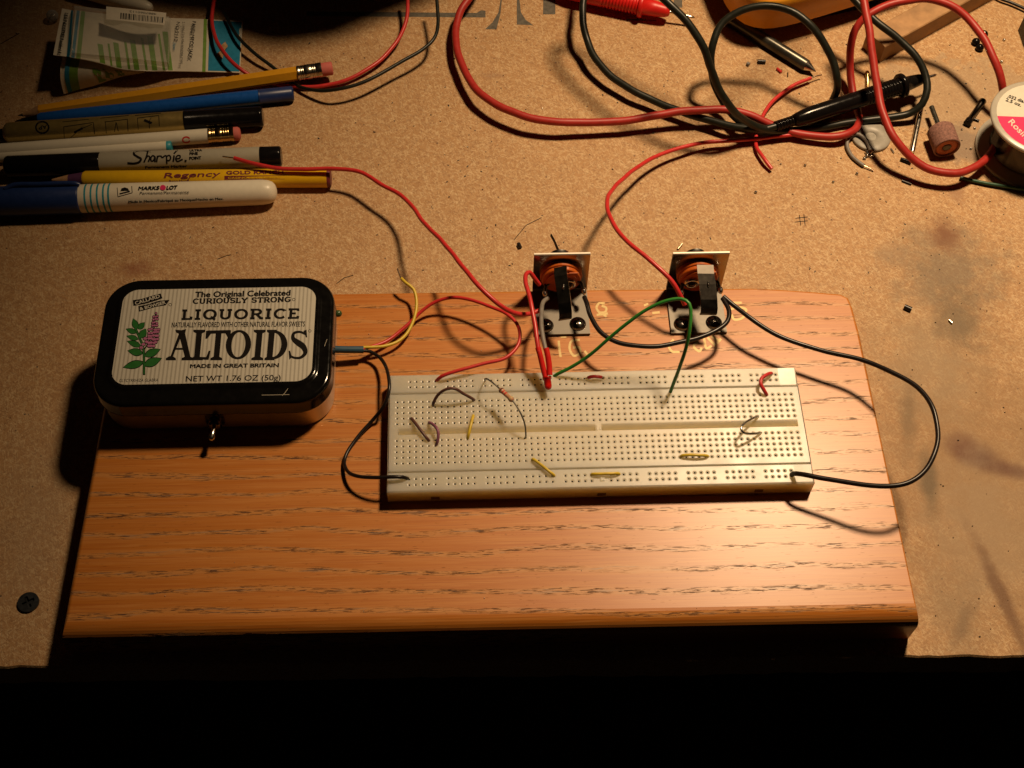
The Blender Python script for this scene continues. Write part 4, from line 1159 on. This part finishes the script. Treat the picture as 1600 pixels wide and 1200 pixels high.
# 4b slim white pen with teal end
A = at(-14,246,2.8); B = at(269,229,2.8); D = (B-A).normalized(); Lp = (B-A).length
r = root('pen', (A.x, A.y, 0), 'slim white pen with a teal end tucked behind the grey marker', 'pen')
t1 = Lp-2.4
mb = MB(); lathe(mb, A, B, [(0, 2.8), (t1, 2.8)], 24); mb.build('barrel', M['whitepen'], r)
mb = MB(); lathe(mb, A, B, [(t1, 2.85), (Lp-.3, 2.85), (Lp, 2.3)], 24); mb.build('end_plug', M['teal'], r)
# 5 grey fine marker
A = at(9,261,5.3); B = at(440,244,5.3); D = (B-A).normalized(); Lp = (B-A).length
r = root('marker', (A.x, A.y, 0), 'light grey fine-point marker with black cap under the bare red wire end', 'marker')
t1 = (at(158,255,5.3)-A).dot(D); t2 = (at(407,245.5,5.3)-A).dot(D)
mb = MB(); lathe(mb, A, B, [(t1-1, 4.6), (t1, 5.0), (t2, 4.85)], 36); mb.build('barrel', M['greypen'], r)
mb = MB(); lathe(mb, A, B, [(0, 4.0), (.4, 4.9), (1.4, 5.3), (t1-.4, 5.3), (t1, 5.0)], 36); mb.build('cap', M['blackpl'], r)
mb = MB(); lathe(mb, A, B, [(t2, 4.9), (Lp-1, 4.85), (Lp-.2, 4.5), (Lp, 3.8)], 36); mb.build('end_plug', M['blackpl'], r)
hc = cyl_hit(A, B, 5.0); mb = MB()
def z7(l): return [(180 + a/5.926, 190 + b/5.926) for a, b in l]
for i, (l, w) in enumerate((([(325,272),(255,262),(190,272),(172,298),(205,325),(238,345),(225,372),(180,388),(118,386)],3.6),([(268,375),(290,320),(303,268)],2.6),([(280,345),(305,318),(320,328),(308,370)],2.4),
    ([(368,325),(348,315),(330,338),(335,366),(355,360),(368,328),(368,372)],2.5),([(392,318),(384,372)],2.5),([(386,345),(402,320),(425,320)],2.4),([(425,320),(436,334),(455,320),(470,315),(478,390)],2.4),([(474,325),(500,312),(514,335),(498,362),(478,358)],2.4),
    ([(545,316),(538,368)],2.6),([(545,295),(575,264)],2.2),([(560,345),(598,338),(600,316),(576,316),(560,345),(575,368),(622,350)],2.4),([(647,364),(655,366)],3.6))):
    stroke(mb, z7(l), w, hc, .05+.008*(i % 5), 0, None, len(l) > 2)
ptext(mb, 'Permanent Marker', z7([(278,436)])[0], z7([(665,424)])[0], 4.0, hc, .05, None, 0, .35)
ptext(mb, 'ULTRA', z7([(690,275)])[0], z7([(803,272)])[0], 3.0, hc, .05, None, 0, .35)
ptext(mb, 'FINE', z7([(690,310)])[0], z7([(765,306)])[0], 4.4, hc, .05, None, 0, .4)
ptext(mb, 'POINT', z7([(688,353)])[0], z7([(795,348)])[0], 4.8, hc, .05, None, 0, .4)
mb.build('printing', M['ink'], r)
# 6 yellow promotional pencil
A = at(118,281,4.3); B = at(517,278,4.6); D = (B-A).normalized(); Lp = (B-A).length
r = root('pencil', (A.x, A.y, 0), 'thick round yellow pencil with maroon lettering, behind the white marker', 'pencil')
t1 = (at(131,280,4.4)-A).dot(D)
mb = MB(); lathe(mb, A, B, [(t1, 3.6), (t1+1.2, 4.2), (Lp-1.6, 4.6)], 36); mb.build('barrel', M['yellowpen'], r)
mb = MB(); lathe(mb, A, B, [(Lp-1.6, 4.55), (Lp-.4, 4.5), (Lp, 4.1)], 36); mb.build('end_cap', M['maroon'], r)
mb = MB(); lathe(mb, A-D*3, B, [(0, 2.5), (t1+3, 3.6)], 24); mb.build('collar', M['violetcone'], r)
mb = MB(); lathe(mb, A-D*11, B, [(0, .5), (8, 2.5)], 24); mb.build('sharpened_cone', M['wood'], r)
hc = cyl_hit(A, B, 4.5); mb = MB()
ptext(mb, 'Regency', z7([(452,520)])[0], z7([(965,505)])[0], 8.0, hc, .05, None, 0, .35, .35)
stroke(mb, z7([(700,505),(672,540),(655,562)]), 1.4, hc, .06, 0, None, True)
ptext(mb, 'Reno Hotel', z7([(500,564)])[0], z7([(680,560)])[0], 4, hc, .05, None, 0, .2)
ptext(mb, 'GOLD RANCH', z7([(1030,488)])[0], z7([(1558,482)])[0], 5.4, hc, .05, None, 0, .55)
a0 = z7([(1020,520)])[0]; a1 = z7([(1560,515)])[0]
stroke(mb, [(a0[0]+(a1[0]-a0[0])*k/20, a0[1]+(a1[1]-a0[1])*k/20) for k in range(21)], 6, hc, .04)
mb.build('printing', M['maroon'], r)
mb = MB(); ptext(mb, 'CASINO & RV RESORT', z7([(1045,530)])[0], z7([(1535,525)])[0], 3.0, hc, .08, None, 0, .15); mb.build('bar_lettering', M['yellowpen'], r)
# 7 white marker with navy cap
A = at(-30,316,7.2); B = at(433,299.5,6.6); D = (B-A).normalized(); Lp = (B-A).length
r = root('marker', (A.x, A.y, 0), 'white round-ended marker with navy cap and cyan rings, nearest of the row', 'marker')
t1 = (at(127,311,7.0)-A).dot(D)
mb = MB(); lathe(mb, A, B, [(t1-2, 6.3), (t1, 6.6), (t1+10, 6.6), (Lp-7, 5.9), (Lp-4, 5.5), (Lp-2, 4.7), (Lp-.8, 3.4), (Lp-.2, 1.8), (Lp, .2)], 40); mb.build('barrel', M['whitepen'], r)
mb = MB(); lathe(mb, A, B, [(0, 7.0), (t1-.6, 7.2), (t1-.1, 7.0), (t1, 6.5)], 40)
cl = at(45,289,13.5); c2 = at(122,287,13.8); mb.box((0,0,0),(0,0,0)) if False else None
P_ = [at(8,296,13.6), at(20,289.5,14.4), at(60,288,14.6), at(118,287,14.4), at(124,289,13.6)]
tube(mb, spline(P_, 2), 1.2, 10)
mb.build('cap', M['navy'], r)
hcw = cyl_hit(A, B, 6.6)
mb = MB()
for u in (138, 147.5, 157, 166.5, 174.5):
    t = (at(u, 311, 6.8)-A).dot(D)
    lathe(mb, A, B, [(t-.42, 6.63), (t+.42, 6.63)], 48, 0, True, False)
mb.build('cyan_ring', M['teal'], r)
hc = cyl_hit(A, B, 6.35); mb = MB()
def s6(l): return [(a/5.926, 150+b/5.926) for a, b in l]
stroke(mb, s6([(1085,850),(1092,932),(1225,895),(1220,835)]), .9, hcw, .05)
poly(mb, s6([(1115,880),(1125,855),(1155,845),(1185,855),(1195,875)]), hcw, .06); stroke(mb, s6([(1110,905),(1200,882)]), 2.0, hcw, .05)
ptext(mb, 'MARKS', (216,297), (248,296), 5.6, hcw, .05, None, 0, .5, .3)
ptext(mb, 'LOT', (260,296), (276,295), 5.6, hcw, .05, None, 0, .5, .3)
ptext(mb, 'Permanent/Permanente', (218,304), (295,302), 4.6, hcw, .05, None, 0, .0, .25)
ptext(mb, 'Made in Mexico/Fabriqué au Mexique/Hecho en Mex.', (201,317.5), (349,312.5), 4.0, hc, .35, None, 0, .35)
mb.build('printing', M['ink'], r)
mb = MB(); poly(mb, ell(254.5, 293, 4.6, 4.2, 0, 345, 14), hcw, .05); mb.build('pink_dot', M['spoolpink'], r)
# white marker nose poking in at the top
A = at(120,-22,5.5); B = at(238,13,4.5); D = (B-A).normalized(); Lp = (B-A).length
mb = MB(); lathe(mb, A, B, [(0, 5.5), (Lp-14, 5.2), (Lp-4, 3.2), (Lp-1.2, 2.4), (Lp, 1.2)], 28)
tag(mb.build('pen', M['whitepen']), 'white pen nose behind the clear blister pack, cut by the top edge', 'pen')

# ------------------------------------------------------------------ blister pack with barcode
pk = root('blister_pack', tuple(at(230, 80, 0)), 'crumpled clear blister pack with barcode, green stripes and cyan hang tab', 'package')
def lerp3(a, b, t): return tuple(x+(y-x)*t for x, y in zip(a, b))
topE = spline([(118,16,19),(160,21,14),(215,25,9),(265,28,6),(325,30,4),(379,33,2)], 6)
botE = spline([(109,89,20),(150,97,16),(190,108,11),(230,111,8),(262,111,6),(320,112,4),(375,113.5,1.5)], 6)
def cardpt(s, t, e=0.):
    a = topE[0:]; i = s*(len(topE)-1); k = min(int(i), len(topE)-2); f = i-k
    A_ = topE[k]+(topE[k+1]-topE[k])*f
    i = s*(len(botE)-1); k = min(int(i), len(botE)-2); f = i-k
    B_ = botE[k]+(botE[k+1]-botE[k])*f
    q = A_+(B_-A_)*t
    return at(q.x, q.y, q.z + e + 1.2*math.sin(math.pi*t)*(1-s) + (1-s)**.5*(1.3*math.sin(9*s+4*t) + .9*math.sin(17*s-7*t+1)))
def cardpatch(name, m, s0, s1, t0, t1, e, parent, ns=24, ntt=8):
    mb = MB(); mb.grid([[cardpt(s0+(s1-s0)*i/ns, t0+(t1-t0)*j/ntt, e) for j in range(ntt+1)] for i in range(ns+1)], 0, True)
    return mb.build(name, M[m], parent)
mb = MB()
up_ = [[cardpt(i/30, j/10, 0) for j in range(11)] for i in range(31)]
dn_ = [[p + Vector((0, 0, -.4)) for p in row] for row in up_]
mb.grid(up_, 0, True); mb.grid(dn_[::-1], 0, True)
rim = [(up_[i][0], dn_[i][0]) for i in range(31)] + [(up_[30][j], dn_[30][j]) for j in range(1, 11)] + [(up_[i][10], dn_[i][10]) for i in range(29, -1, -1)] + [(up_[0][j], dn_[0][j]) for j in range(9, -1, -1)]
mb.grid([list(a) for a in rim], 0, False)
# standing left flap with the maker's line
FL = [(97,13,20),(115,16.5,19),(109.5,89,20),(83,86,22)]
def flap(s, t, e=0.):
    q = lerp3(lerp3(FL[0], FL[1], s), lerp3(FL[3], FL[2], s), t); return at(q[0], q[1], q[2]+e)
mb.grid([[flap(i/3, j/6) for j in range(7)] for i in range(4)], 0, True)
mb.grid([[flap(i/3, j/6, -.5) for j in range(7)] for i in range(4)][::-1], 0, True)
# lower curled layer
lt = spline([(98,88,15),(125,92,14),(160,99,11),(200,108,7),(225,111,5)], 6); lb = spline([(100,147,1.2),(120,141,1.4),(150,133,2),(190,120,3),(226,113.5,4.5)], 6)
nn_ = min(len(lt), len(lb))
def low(s, t, e=0.):
    a = lt[min(int(s*(len(lt)-1)), len(lt)-1)]; b = lb[min(int(s*(len(lb)-1)), len(lb)-1)]
    q = a+(b-a)*t; return at(q.x - 5*math.sin(math.pi*t)*(1-s), q.y, q.z + 4*math.sin(math.pi*t)*(1-s) + e)
for e_ in (0, -.4):
    g_ = [[low(i/24, j/8, e_) for j in range(9)] for i in range(25)]
    mb.grid(g_ if e_ == 0 else g_[::-1], 0, True)
mb.build('backing_card', M['card'], pk)
cardpatch('hang_tab_print', 'cardblue', .80, .995, .02, .98, .06, pk)
mb = MB()
mb.grid([[cardpt(s_, j/8, .07) for j in range(9)] for s_ in (.765, .785)], 0, True)
mb.grid([[cardpt(s_, j/8, .07) for j in range(9)] for s_ in (.035, .06)], 0, True)
mb.grid([[low(s_, j/8, .07) for j in range(9)] for s_ in (.13, .22)], 0, True)
# slanting green bars
for k, (s_, w_) in enumerate(((.14,.030),(.20,.012),(.235,.03),(.30,.014),(.335,.03),(.40,.014),(.44,.032),(.505,.014),(.535,.03))):
    lo_, hi_ = (.62 - k*.045, .985)
    mb.grid([[cardpt(s_ + w2 + .05*(t-.5)*1.2, t, .07) for w2 in (0, w_)] for t in [lo_+(hi_-lo_)*j/8 for j in range(9)]], 0, True)
for k, s_ in enumerate((.42, .47, .54, .60, .68, .73)):
    mb.grid([[low(s_ + w2 + .1*(t-.5), t, .07) for w2 in (0, .04 if k % 2 == 0 else .02)] for t in [.3+.65*j/8 for j in range(9)]], 0, True)
mb.build('green_print', M['cardgreen'], pk)
mb = MB()
mb.grid([[cardpt(s_, j/8, .07) for j in range(9)] for s_ in (.008, .026)], 0, True)
mb.grid([[flap(s_, j/6, .12) for j in range(7)] for s_ in (.80, .97)], 0, True)
mb.grid([[low(s_, j/8, .07) for j in range(9)] for s_ in (.06, .11)], 0, True)
mb.build('cyan_print', M['cardblue'], pk)
hz = lambda z: plane_hit(z)
mb = MB()
def cardhit(z0): 
    def h(u, v, e=0.):
        # card height at that place, by interpolation along its length
        z = z0(u, v); return at(u, v, z+e)
    return h
hcard = cardhit(lambda u, v: 5.6 + (325-u)*.035)
hfl = cardhit(lambda u, v: 20.5 + (v-16)*.02)
for tx_, q0, q1, hh, hf, bo in (('PANEL MT DC JACK', (300.5,33), (294,91), 6.2, hcard, .15), ('2.1MM C7/5 PIN SOLDER TYPE', (285,34), (281,100), 4.2, hcard, 0),
                         ('NO.2112', (276,34), (272,64), 5.6, hcard, .1), ('LKG INDUSTRIES Rockford IL', (101.5,20), (90,84), 5.5, hfl, .3)):
    mb = MB(); ptext(mb, tx_, q0, q1, hh, hf, .5, None, 0, bo); mb.build('card_lettering', M['ink'], pk)
mb = MB(); ptext(mb, 'Japan', (271.5,66), (270,78), 4.6, hcard, .5); mb.build('blue_lettering', M['cardblue'], pk)
mb = MB(); poly(mb, [(340,88),(348,92),(350,80),(356,72),(352,65),(346,70),(344,80),(338,84)], cardhit(lambda u, v: 3.5), .35); mb.build('hang_hole', M['bench'], pk)
# clear dome
mb = MB()
dome = [(116,9,27),(264,26,17),(262,97,13),(112,82,27)]
base = [(113,14,19),(268,29,7),(265,105,7),(108,88,20)]
def q2(q, s, t): return lerp3(lerp3(q[0], q[1], s), lerp3(q[3], q[2], s), t)
rd = random.Random(2)
g_ = []
for i in range(13):
    row = []
    for j in range(9):
        a = q2(dome, i/12, j/8); edge_ = i in (0, 12) or j in (0, 8)
        dz = rd.uniform(-1.3, 1.3) if not edge_ else 0
        row.append(at(a[0], a[1], a[2]+dz))
    g_.append(row)
mb.grid(g_, 0, True)
rimd = [q2(dome, i/12, 0) for i in range(13)] + [q2(dome, 1, j/8) for j in range(1, 9)] + [q2(dome, i/12, 1) for i in range(11, -1, -1)] + [q2(dome, 0, j/8) for j in range(7, -1, -1)]
rimb = [q2(base, i/12, 0) for i in range(13)] + [q2(base, 1, j/8) for j in range(1, 9)] + [q2(base, i/12, 1) for i in range(11, -1, -1)] + [q2(base, 0, j/8) for j in range(7, -1, -1)]
mb.grid([[at(*a) for a in rimd], [at(*b) for b in rimb]], 0, False)
mb.build('clear_dome', M['clear'], pk)
# barcode sticker on the dome
ST = [(166,10,25.5),(260,20,18.5),(257,39,18.0),(166,30,25.0)]
def stk(s, t, e=0.):
    q = q2(ST, s, t); return at(q[0], q[1], q[2]+1.0+e)
mb = MB(); mb.grid([[stk(i/8, j/3) for j in range(4)] for i in range(9)], 0, True); sk = mb.build('barcode_sticker', M['card'], pk)
mb = MB(); s_ = .24; rb2 = random.Random(11)
while s_ < .96:
    w_ = rb2.choice((.006, .009, .014, .02)); mb.grid([[stk(a, t, .06) for a in (s_, s_+w_)] for t in (.38, .86)], 0, False); s_ += w_ + rb2.choice((.008, .012, .018))
vs, fs = glyphs('4887060112'); mb.add([stk(.84-x*.45, .12+y*.16, .06) for x, y in vs], fs)
mb.build('barcode', M['ink'], sk)
# glass bulb beside it
q = at(82, 25, 3)
bl = root('glass_bulb', (q.x, q.y, 0), 'tiny clear glass bulb at the top left of the bench', 'bulb')
mb = MB(); ball(mb, (q.x, q.y, 3.2), 3.1, 0, 20); mb.build('envelope', M['glass'], bl)
mb = MB(); wire(mb, [Vector((q.x-2, q.y-1.5, 1.2)), Vector((q.x-1, q.y, 3)), Vector((q.x+.4, q.y+.3, 4)), Vector((q.x+1.4, q.y-.4, 3)), Vector((q.x+1.6, q.y-1.6, 1.2))], .3, 8, .5); mb.build('filament_support', M['steel'], bl)

# ------------------------------------------------------------------ yellow meter holster, a black block and an added box whose shade falls in
mb = MB()
# footprint of the holster's top rim: rounded corner looking towards the camera
zt = 29
c0 = at(1172, -12, zt); 
def prism(pts, zs, ins, mat_, mb, smooth=True):
    P = [Vector((p.x, p.y)) for p in pts]; cen = sum(P, Vector((0, 0)))/len(P)
    rows_ = [[Vector((c.x + (cen-c).normalized().x*i_, c.y + (cen-c).normalized().y*i_, z)) for c in P] for z, i_ in zip(zs, ins)]
    mb.grid(rows_, mat_, smooth, True); mb.add(rows_[-1], [tuple(range(len(P)))], mat_); mb.add(rows_[0], [tuple(range(len(P)))[::-1]], mat_)
fr = spline([Vector((p.x, p.y, 0)) for p in (at(1105,-90,16), at(1122,-35,16), at(1143,6,16), at(1166,26,16), at(1196,33,16), at(1225,30,16), at(1275,17,16), at(1328,1,16))], 4)
bk = [at(1420,-28,16), at(1450,-200,16), at(1160,-260,16)]
fp = [Vector((p.x, p.y, 0)) for p in fr] + [Vector((p.x, p.y, 0)) for p in bk]
hol = root('meter', (sum(p.x for p in fp)/len(fp), sum(p.y for p in fp)/len(fp), 0), 'multimeter in a yellow rubber holster, only its front corner showing at the top edge', 'multimeter')
prism(fp, [10, 11, 25, 27.5, 28.6, 29], [2.5, 0, 0, .4, 1.2, 2.2], 0, mb); mb.build('holster', M['holster'], hol)
mb = MB(); prism(fp, [.02, 9.9], [14, 6], 0, mb); mb.build('meter_underside', M['blackpl'], hol)
# unseen box added beyond the top edge, outlined to cast the shade there
mb = MB()
def shade(u, v, z):                 # where something at height z stands whose shade falls on the bench at u, v
    a = at(u, v, 0); return a + (LAMP - a)*(z/LAMP.z)
pts = [(720,-30),(635,13),(550,45),(512,62),(450,72),(412,74),(380,66),(335,52),(318,28),(240,20),(150,2),(90,-40)]
fp = [shade(u, v, 115) for u, v in pts]
fp += [Vector((fp[-1].x-10, fp[-1].y+90, 0)), Vector((fp[0].x+20, fp[0].y+110, 0))]
prism([Vector((p.x, p.y, 0)) for p in fp], [104, 106, 113, 115], [2, 0, 0, 2], 0, mb)
cx_ = sum(p.x for p in fp)/len(fp)
mb.box((cx_-45, fp[-1].y-35, 0), (cx_+45, fp[-1].y-12, 105))
tag(mb.build('shade_box', M['blackpl']), 'unseen black box added beyond the top edge, shaped to cast shade over the wires', 'shade caster')
mb = MB(); q = at(1597, 62, 0); mb.box((q.x-.5, q.y-5, 0), (q.x+20, q.y+7, 9));  # plain black block, cut by the right edge
tag(mb.build('edge_block', M['blackpl']), 'black block entering at the right edge above the solder spool', 'block')

# nail punch
A = at(1140,28,3.2); B = at(1275,112,3.2); D = (B-A).normalized(); Lp = (B-A).length
mb = MB(); lathe(mb, A, B, [(0, 3.1), (Lp-6.2, 3.1), (Lp-5.6, 2.8)], 24); r = root('steel_punch', (B.x, B.y, 0), 'dark steel punch with a bright conical tip poking from under the yellow holster', 'punch')
mb.build('shank', M['gun'], r); mb = MB(); lathe(mb, A, B, [(Lp-5.6, 2.75), (Lp, .15)], 24); mb.build('point', M['steel'], r)

# square wooden stick
f0 = at(1383,73,11); f1 = at(1515,0,11); dx = (f1-f0).normalized(); dy = Vector((-dx.y, dx.x, 0))
f2 = f0 + dx*120
wd = 13.
mb = MB()
e = .5
sec = lambda o: [o, o+Vector((0,0,-10.9)), o+dy*wd+Vector((0,0,-10.9)), o+dy*wd, ]
sec2 = lambda o: [o+Vector((0,0,-e)), o+Vector((0,0,-10.9)), o+dy*wd+Vector((0,0,-10.9)), o+dy*wd+Vector((0,0,-e)), o+dy*(wd-e), o+dy*e]
mb.grid([sec2(f0), sec2(f2)], 0, False, True, True)
tag(mb.build('wooden_stick', M['stick']), 'square bare wooden stick lying slantwise at the top right', 'stick')

# solder spool
zt = 24.
c = at(1629, 184, zt)
sp_ = root('solder_spool', (c.x, c.y, 0), 'milky plastic solder spool with white and magenta paper label, cut by the right edge', 'spool')
def cyl(mb, c, prof, n=64, mat_=0): lathe(mb, (c.x, c.y, 0), (c.x, c.y, 10), prof, n, mat_, True)
mb = MB()
cyl(mb, c, [(.02, 20), (.02, 24), (1.4, 24.3), (2.2, 24), (2.2, 15), (zt-2.2, 15), (zt-2.2, 23.6), (zt-1.4, 24.2), (zt-.4, 24.1), (zt, 23.5), (zt, 8.2), (zt-6, 8)], 72)
mb.build('bobbin', M['spool'], sp_)
mb = MB(); R0 = 18.2; k = 0; z = 3.0
pf = [(2.3, 15.2)]
while z < zt-3.0: pf += [(z, R0-.45), (z+.35, R0), (z+.7, R0-.45)]; z += .75
pf += [(zt-2.3, 15.2)]
cyl(mb, c, pf, 72); mb.build('wound_solder', M['darksteel'], sp_)
def sector(r0, r1, a0, a1, z, n=40):
    return [[Vector((c.x+rr*math.cos(math.radians(a0+(a1-a0)*k/n)), c.y+rr*math.sin(math.radians(a0+(a1-a0)*k/n)), z)) for rr in (r0, r1)] for k in range(n+1)]
mb = MB(); mb.grid(sector(8.6, 21.5, 0, 360, zt+.05), 0, False); mb.build('label_disc', M['spoollabel'], sp_)
mb = MB(); mb.grid(sector(8.8, 21.4, 176, 340, zt+.08), 0, False); mb.build('label_band', M['spoolpink'], sp_)
hs_ = plane_hit(zt)
mb = MB(); ptext(mb, 'Rosin', (1575,191), (1601,217), 9.5, hs_, .12, None, 0, .3, .15); mb.build('white_lettering', M['spoollabel'], sp_)
mb = MB(); ptext(mb, '.032 dia.', (1574,152), (1600,161), 5.0, hs_, .1, None, 0, .35); ptext(mb, '2.5 oz.', (1571,157.5), (1595,166.5), 5.0, hs_, .1, None, 0, .35); mb.build('black_lettering', M['ink'], sp_)

# sanding drum
A = at(1455.5,167,6.6); B = at(1480,232,6.6); D = (B-A).normalized()
t1 = (at(1469,203,6.6)-A).dot(D); Lp = (B-A).length
r = root('sanding_drum', (B.x, B.y, 0), 'rotary sanding drum with worn brown band and orange core, lying beside the red loop', 'sanding drum')
mb = MB(); lathe(mb, A, B, [(0, 1.2), (t1+1, 1.2)], 16); mb.build('shank', M['gun'], r)
mb = MB(); lathe(mb, A, B, [(t1, 6.2), (t1+.4, 6.5), (Lp-.4, 6.5), (Lp, 6.3), (Lp, 5.5), (Lp-1.2, 5.4)], 36); mb.build('abrasive_band', M['sand'], r)
mb = MB(); lathe(mb, A, B, [(t1+.2, 1), (t1+.2, 5.4), (Lp-.8, 5.4), (Lp-.6, 4.6), (Lp-.6, 2.4), (Lp-1.4, 2.0)], 32); mb.build('rubber_core', M['rubber'], r)
mb = MB(); lathe(mb, A, B, [(Lp-1.4, 2.2), (Lp-.5, 2.2), (Lp-.3, 1.7)], 8, 0, False); mb.build('screw_head', M['gun'], r)

# collet and rods
A = at(1537,156,2); B = at(1511,193,1.9); D = (B-A).normalized(); Lp = (B-A).length
r = root('collet', (B.x, B.y, 0), 'small slotted steel collet between the sanding drum and the spool', 'collet')
mb = MB(); lathe(mb, A, B, [(0, 1.0), (1, 1.9), (4, 1.9), (5, 1.5), (Lp-3, 1.5), (Lp-2.8, 1.7)], 16); mb.build('body', M['darksteel'], r)
mb = MB(); lathe(mb, A, B, [(Lp-2.8, 1.9), (Lp, 1.9)], 16); mb.build('nose', M['blackpl'], r)
A = at(1441,160,1.5); B = at(1425,238,1.5)
mb = MB(); lathe(mb, A, B, [(0, 1.3), ((B-A).length-1, 1.3), ((B-A).length, .9)], 16)
tag(mb.build('steel_rod', M['steel']), 'thin bright steel rod under the black cable, pointing at the front', 'rod')
A = at(1355,112,1.3); B = at(1356,150,1.3)
mb = MB(); lathe(mb, A, B, [(0, .9), (1, 1.2), (3, 1.2), (3.3, .9), ((B-A).length, 1.0)], 14)
tag(mb.build('metal_pin', M['brass']), 'short brass pin standing out from under the black probe grip', 'pin')
A = at(1407,248,1.0); B = at(1424,254,1.0)
mb = MB(); lathe(mb, A, B, [(0, .8), ((B-A).length, 1.1)], 12)
tag(mb.build('rod_stub', M['blackpl']), 'black stub at the lower end of the steel rod', 'stub')
# grey disc and stripped grey wire
q = at(1361, 213, 1)
mb = MB(); lathe(mb, (q.x, q.y, .05), (q.x, q.y, 3), [(0, 9.2), (.3, 9.6), (1.2, 9.6), (1.6, 9.2), (1.6, 3.0), (.9, 2.6)], 40)
tag(mb.build('plastic_disc', M['greydisc']), 'round grey plastic disc half hidden under the crossing leads', 'disc')
W_('grey_wire', [(1360,235,2.4),(1352,218,3),(1338,209,3),(1327,215,2),(1324,227,1.4),(1331,243,1.2),(1343,254,1.2),(1350,259,1.2)], .9, 'grey', 'short grey wire with splayed stripped strands beside the plastic disc', bare1=[(1357,262,1.1),(1365,267,.6)])
mb = MB()
for k, (u, v, s_) in enumerate(((1357,238,1.6),(1361,236,1.2),(1355,243,1.),(1362,244,.9),(1351,247,.8))): ball(mb, at(u, v, .7), s_, 0, 8, (1.2, .9, .6))
tag(mb.build('solder_blob', M['solder']), 'lumpy bright solder blob on the grey disc rim', 'solder')
# knob and beads near the big red loop
mb = MB()
for u, v, s_ in ((1525,65,2.2),(1531,74,2.2)): ball(mb, at(u, v, 1.6), s_, 0, 12, (1, 1, .8))
ball(mb, at(1537,54,2.2), 2.3, 1, 14)
tag(mb.build('bead_clip', [M['blackpl'], M['darksteel']]), 'dark beaded clip with a round metal end under the red loop', 'clip')
def bead(u, v, s_, lb):
    mb = MB(); ball(mb, at(u, v, s_*.7), s_, 0, 10, (1, .9, .8))
    return tag(mb.build('solder_bead', M['solder']), lb, 'solder bead', 'loose solder beads on the bench')
for u, v, s_, lb in ((1547,70,.9,'round solder bead just outside the red loop beside the beaded clip'),(1565,96,.9,'pale solder bead outside the red loop, above the spool'),
    (1547,203,.6,'solder bead touching the left rim of the spool'),(1523,200,.7,'solder bead just below the collet nose'),(1503,202,.6,'solder bead between the sanding drum and the collet'),
    (1517,232,.7,'solder bead inside the red loop, level with the drum face'),(1391,215,.5,'tiny solder bead between the grey disc and the steel rod'),(1339,271,.8,'solder bead below the stripped grey wire'),
    (1258,258,.7,'solder bead between the short red wire end and the grey wire'),(1302,284,.7,'lone solder bead on clear board below the grey wire'),(1181,300,.8,'solder bead below the short red wire end'),
    (1220,256,.5,'smallest solder bead, right beside the short red wire end'),(1569,62,.8,'solder bead near the black block at the right edge')): bead(u, v, s_, lb)
def scrap(P, r_, m, label, cat='wire scrap', name='wire_scrap', group=None):
    mb = MB(); wire(mb, P, r_, 8, 1.); tag(mb.build(name, M[m]), label, cat, group)
scrap([(810,380.5,.9),(813,387,.9)], .95, 'black', 'short black insulation scrap behind the left jack')
scrap([(1413,479,.9),(1424,484,.9)], 1.25, 'black', 'stubby black insulation scrap on the right of the oak board')
scrap([(1214,107,.7),(1221,113,.7)], .75, 'red', 'tiny red insulation scrap beside the punch')
scrap([(1184,96,.9),(1196,96.5,.9)], 1.1, 'black', 'dark crumb pair left of the punch')
scrap([(1167,99,.9),(1171,101,.9)], 1.0, 'grey', 'grey crumb left of the dark crumb pair')
scrap([(861,366,.6),(866,375,.6),(873,391,.7)], .35, 'darksteel', 'fine dark wire clipping touching the left jack top')
scrap([(1059,389,.6),(1066,381,.8)], .45, 'copper', 'pale wire clipping behind the right jack')
scrap([(1409,282,.6),(1424,288,.6)], .5, 'black', 'dark wire clipping below the big red loop')
scrap([(1483,500,.6),(1488,505,.6)], .5, 'steel', 'bright wire clipping on the grey stain')
scrap([(978,30,.5),(1010,30.5,.5)], .25, 'darksteel', 'hair-thin steel needle below the red probe')
scrap([(1231,113,.4),(1231,120,.4)], .25, 'darksteel', 'hair-thin clipping right of the red scrap')
scrap([(1518,185,.6),(1530,189,.7)], .6, 'blackpl', 'small dark clipping by the collet')
scrap([(1392,232,.5),(1397,239,.5)], .35, 'steel', 'curled bright clipping inside the red loop')
# glittering specks
mb = MB(); rs_ = random.Random(21)
for k in range(230):
    if k < 110: u, v = rs_.gauss(1470, 75), rs_.gauss(215, 60)
    elif k < 180: u, v = rs_.uniform(700, 1600), rs_.uniform(40, 420)
    else: u, v = rs_.uniform(1390, 1600), rs_.uniform(300, 1000)
    if v < 5 or u > 1620: continue
    ball(mb, at(u, v, .12), rs_.uniform(.12, .42), 0, 6, (rs_.uniform(.7, 1.6), 1, .6))
tag(mb.build('solder_specks', M['solder']), kind='stuff')
mb = MB()
for k in range(150):
    u, v = rs_.uniform(0, 1600), rs_.uniform(20, 430)
    p_ = at(u, v, .15); a = rs_.uniform(0, 3.14); l = rs_.uniform(.3, 1.1)
    tube(mb, [p_, p_+Vector((math.cos(a)*l, math.sin(a)*l, .05))], rs_.uniform(.12, .3), 5)
tag(mb.build('sawdust_crumbs', M['graphite']), kind='stuff')
mb = MB()
for k in range(26):
    u, v = rs_.uniform(200, 1380), rs_.choice((rs_.uniform(470, 570), rs_.uniform(810, 960)))
    ball(mb, at(u, v, 19.15), rs_.uniform(.10, .25), 0, 6)
tag(mb.build('dust_specks', M['white']), kind='stuff')
for o in bpy.data.objects:
    if 'org' in o: del o['org']
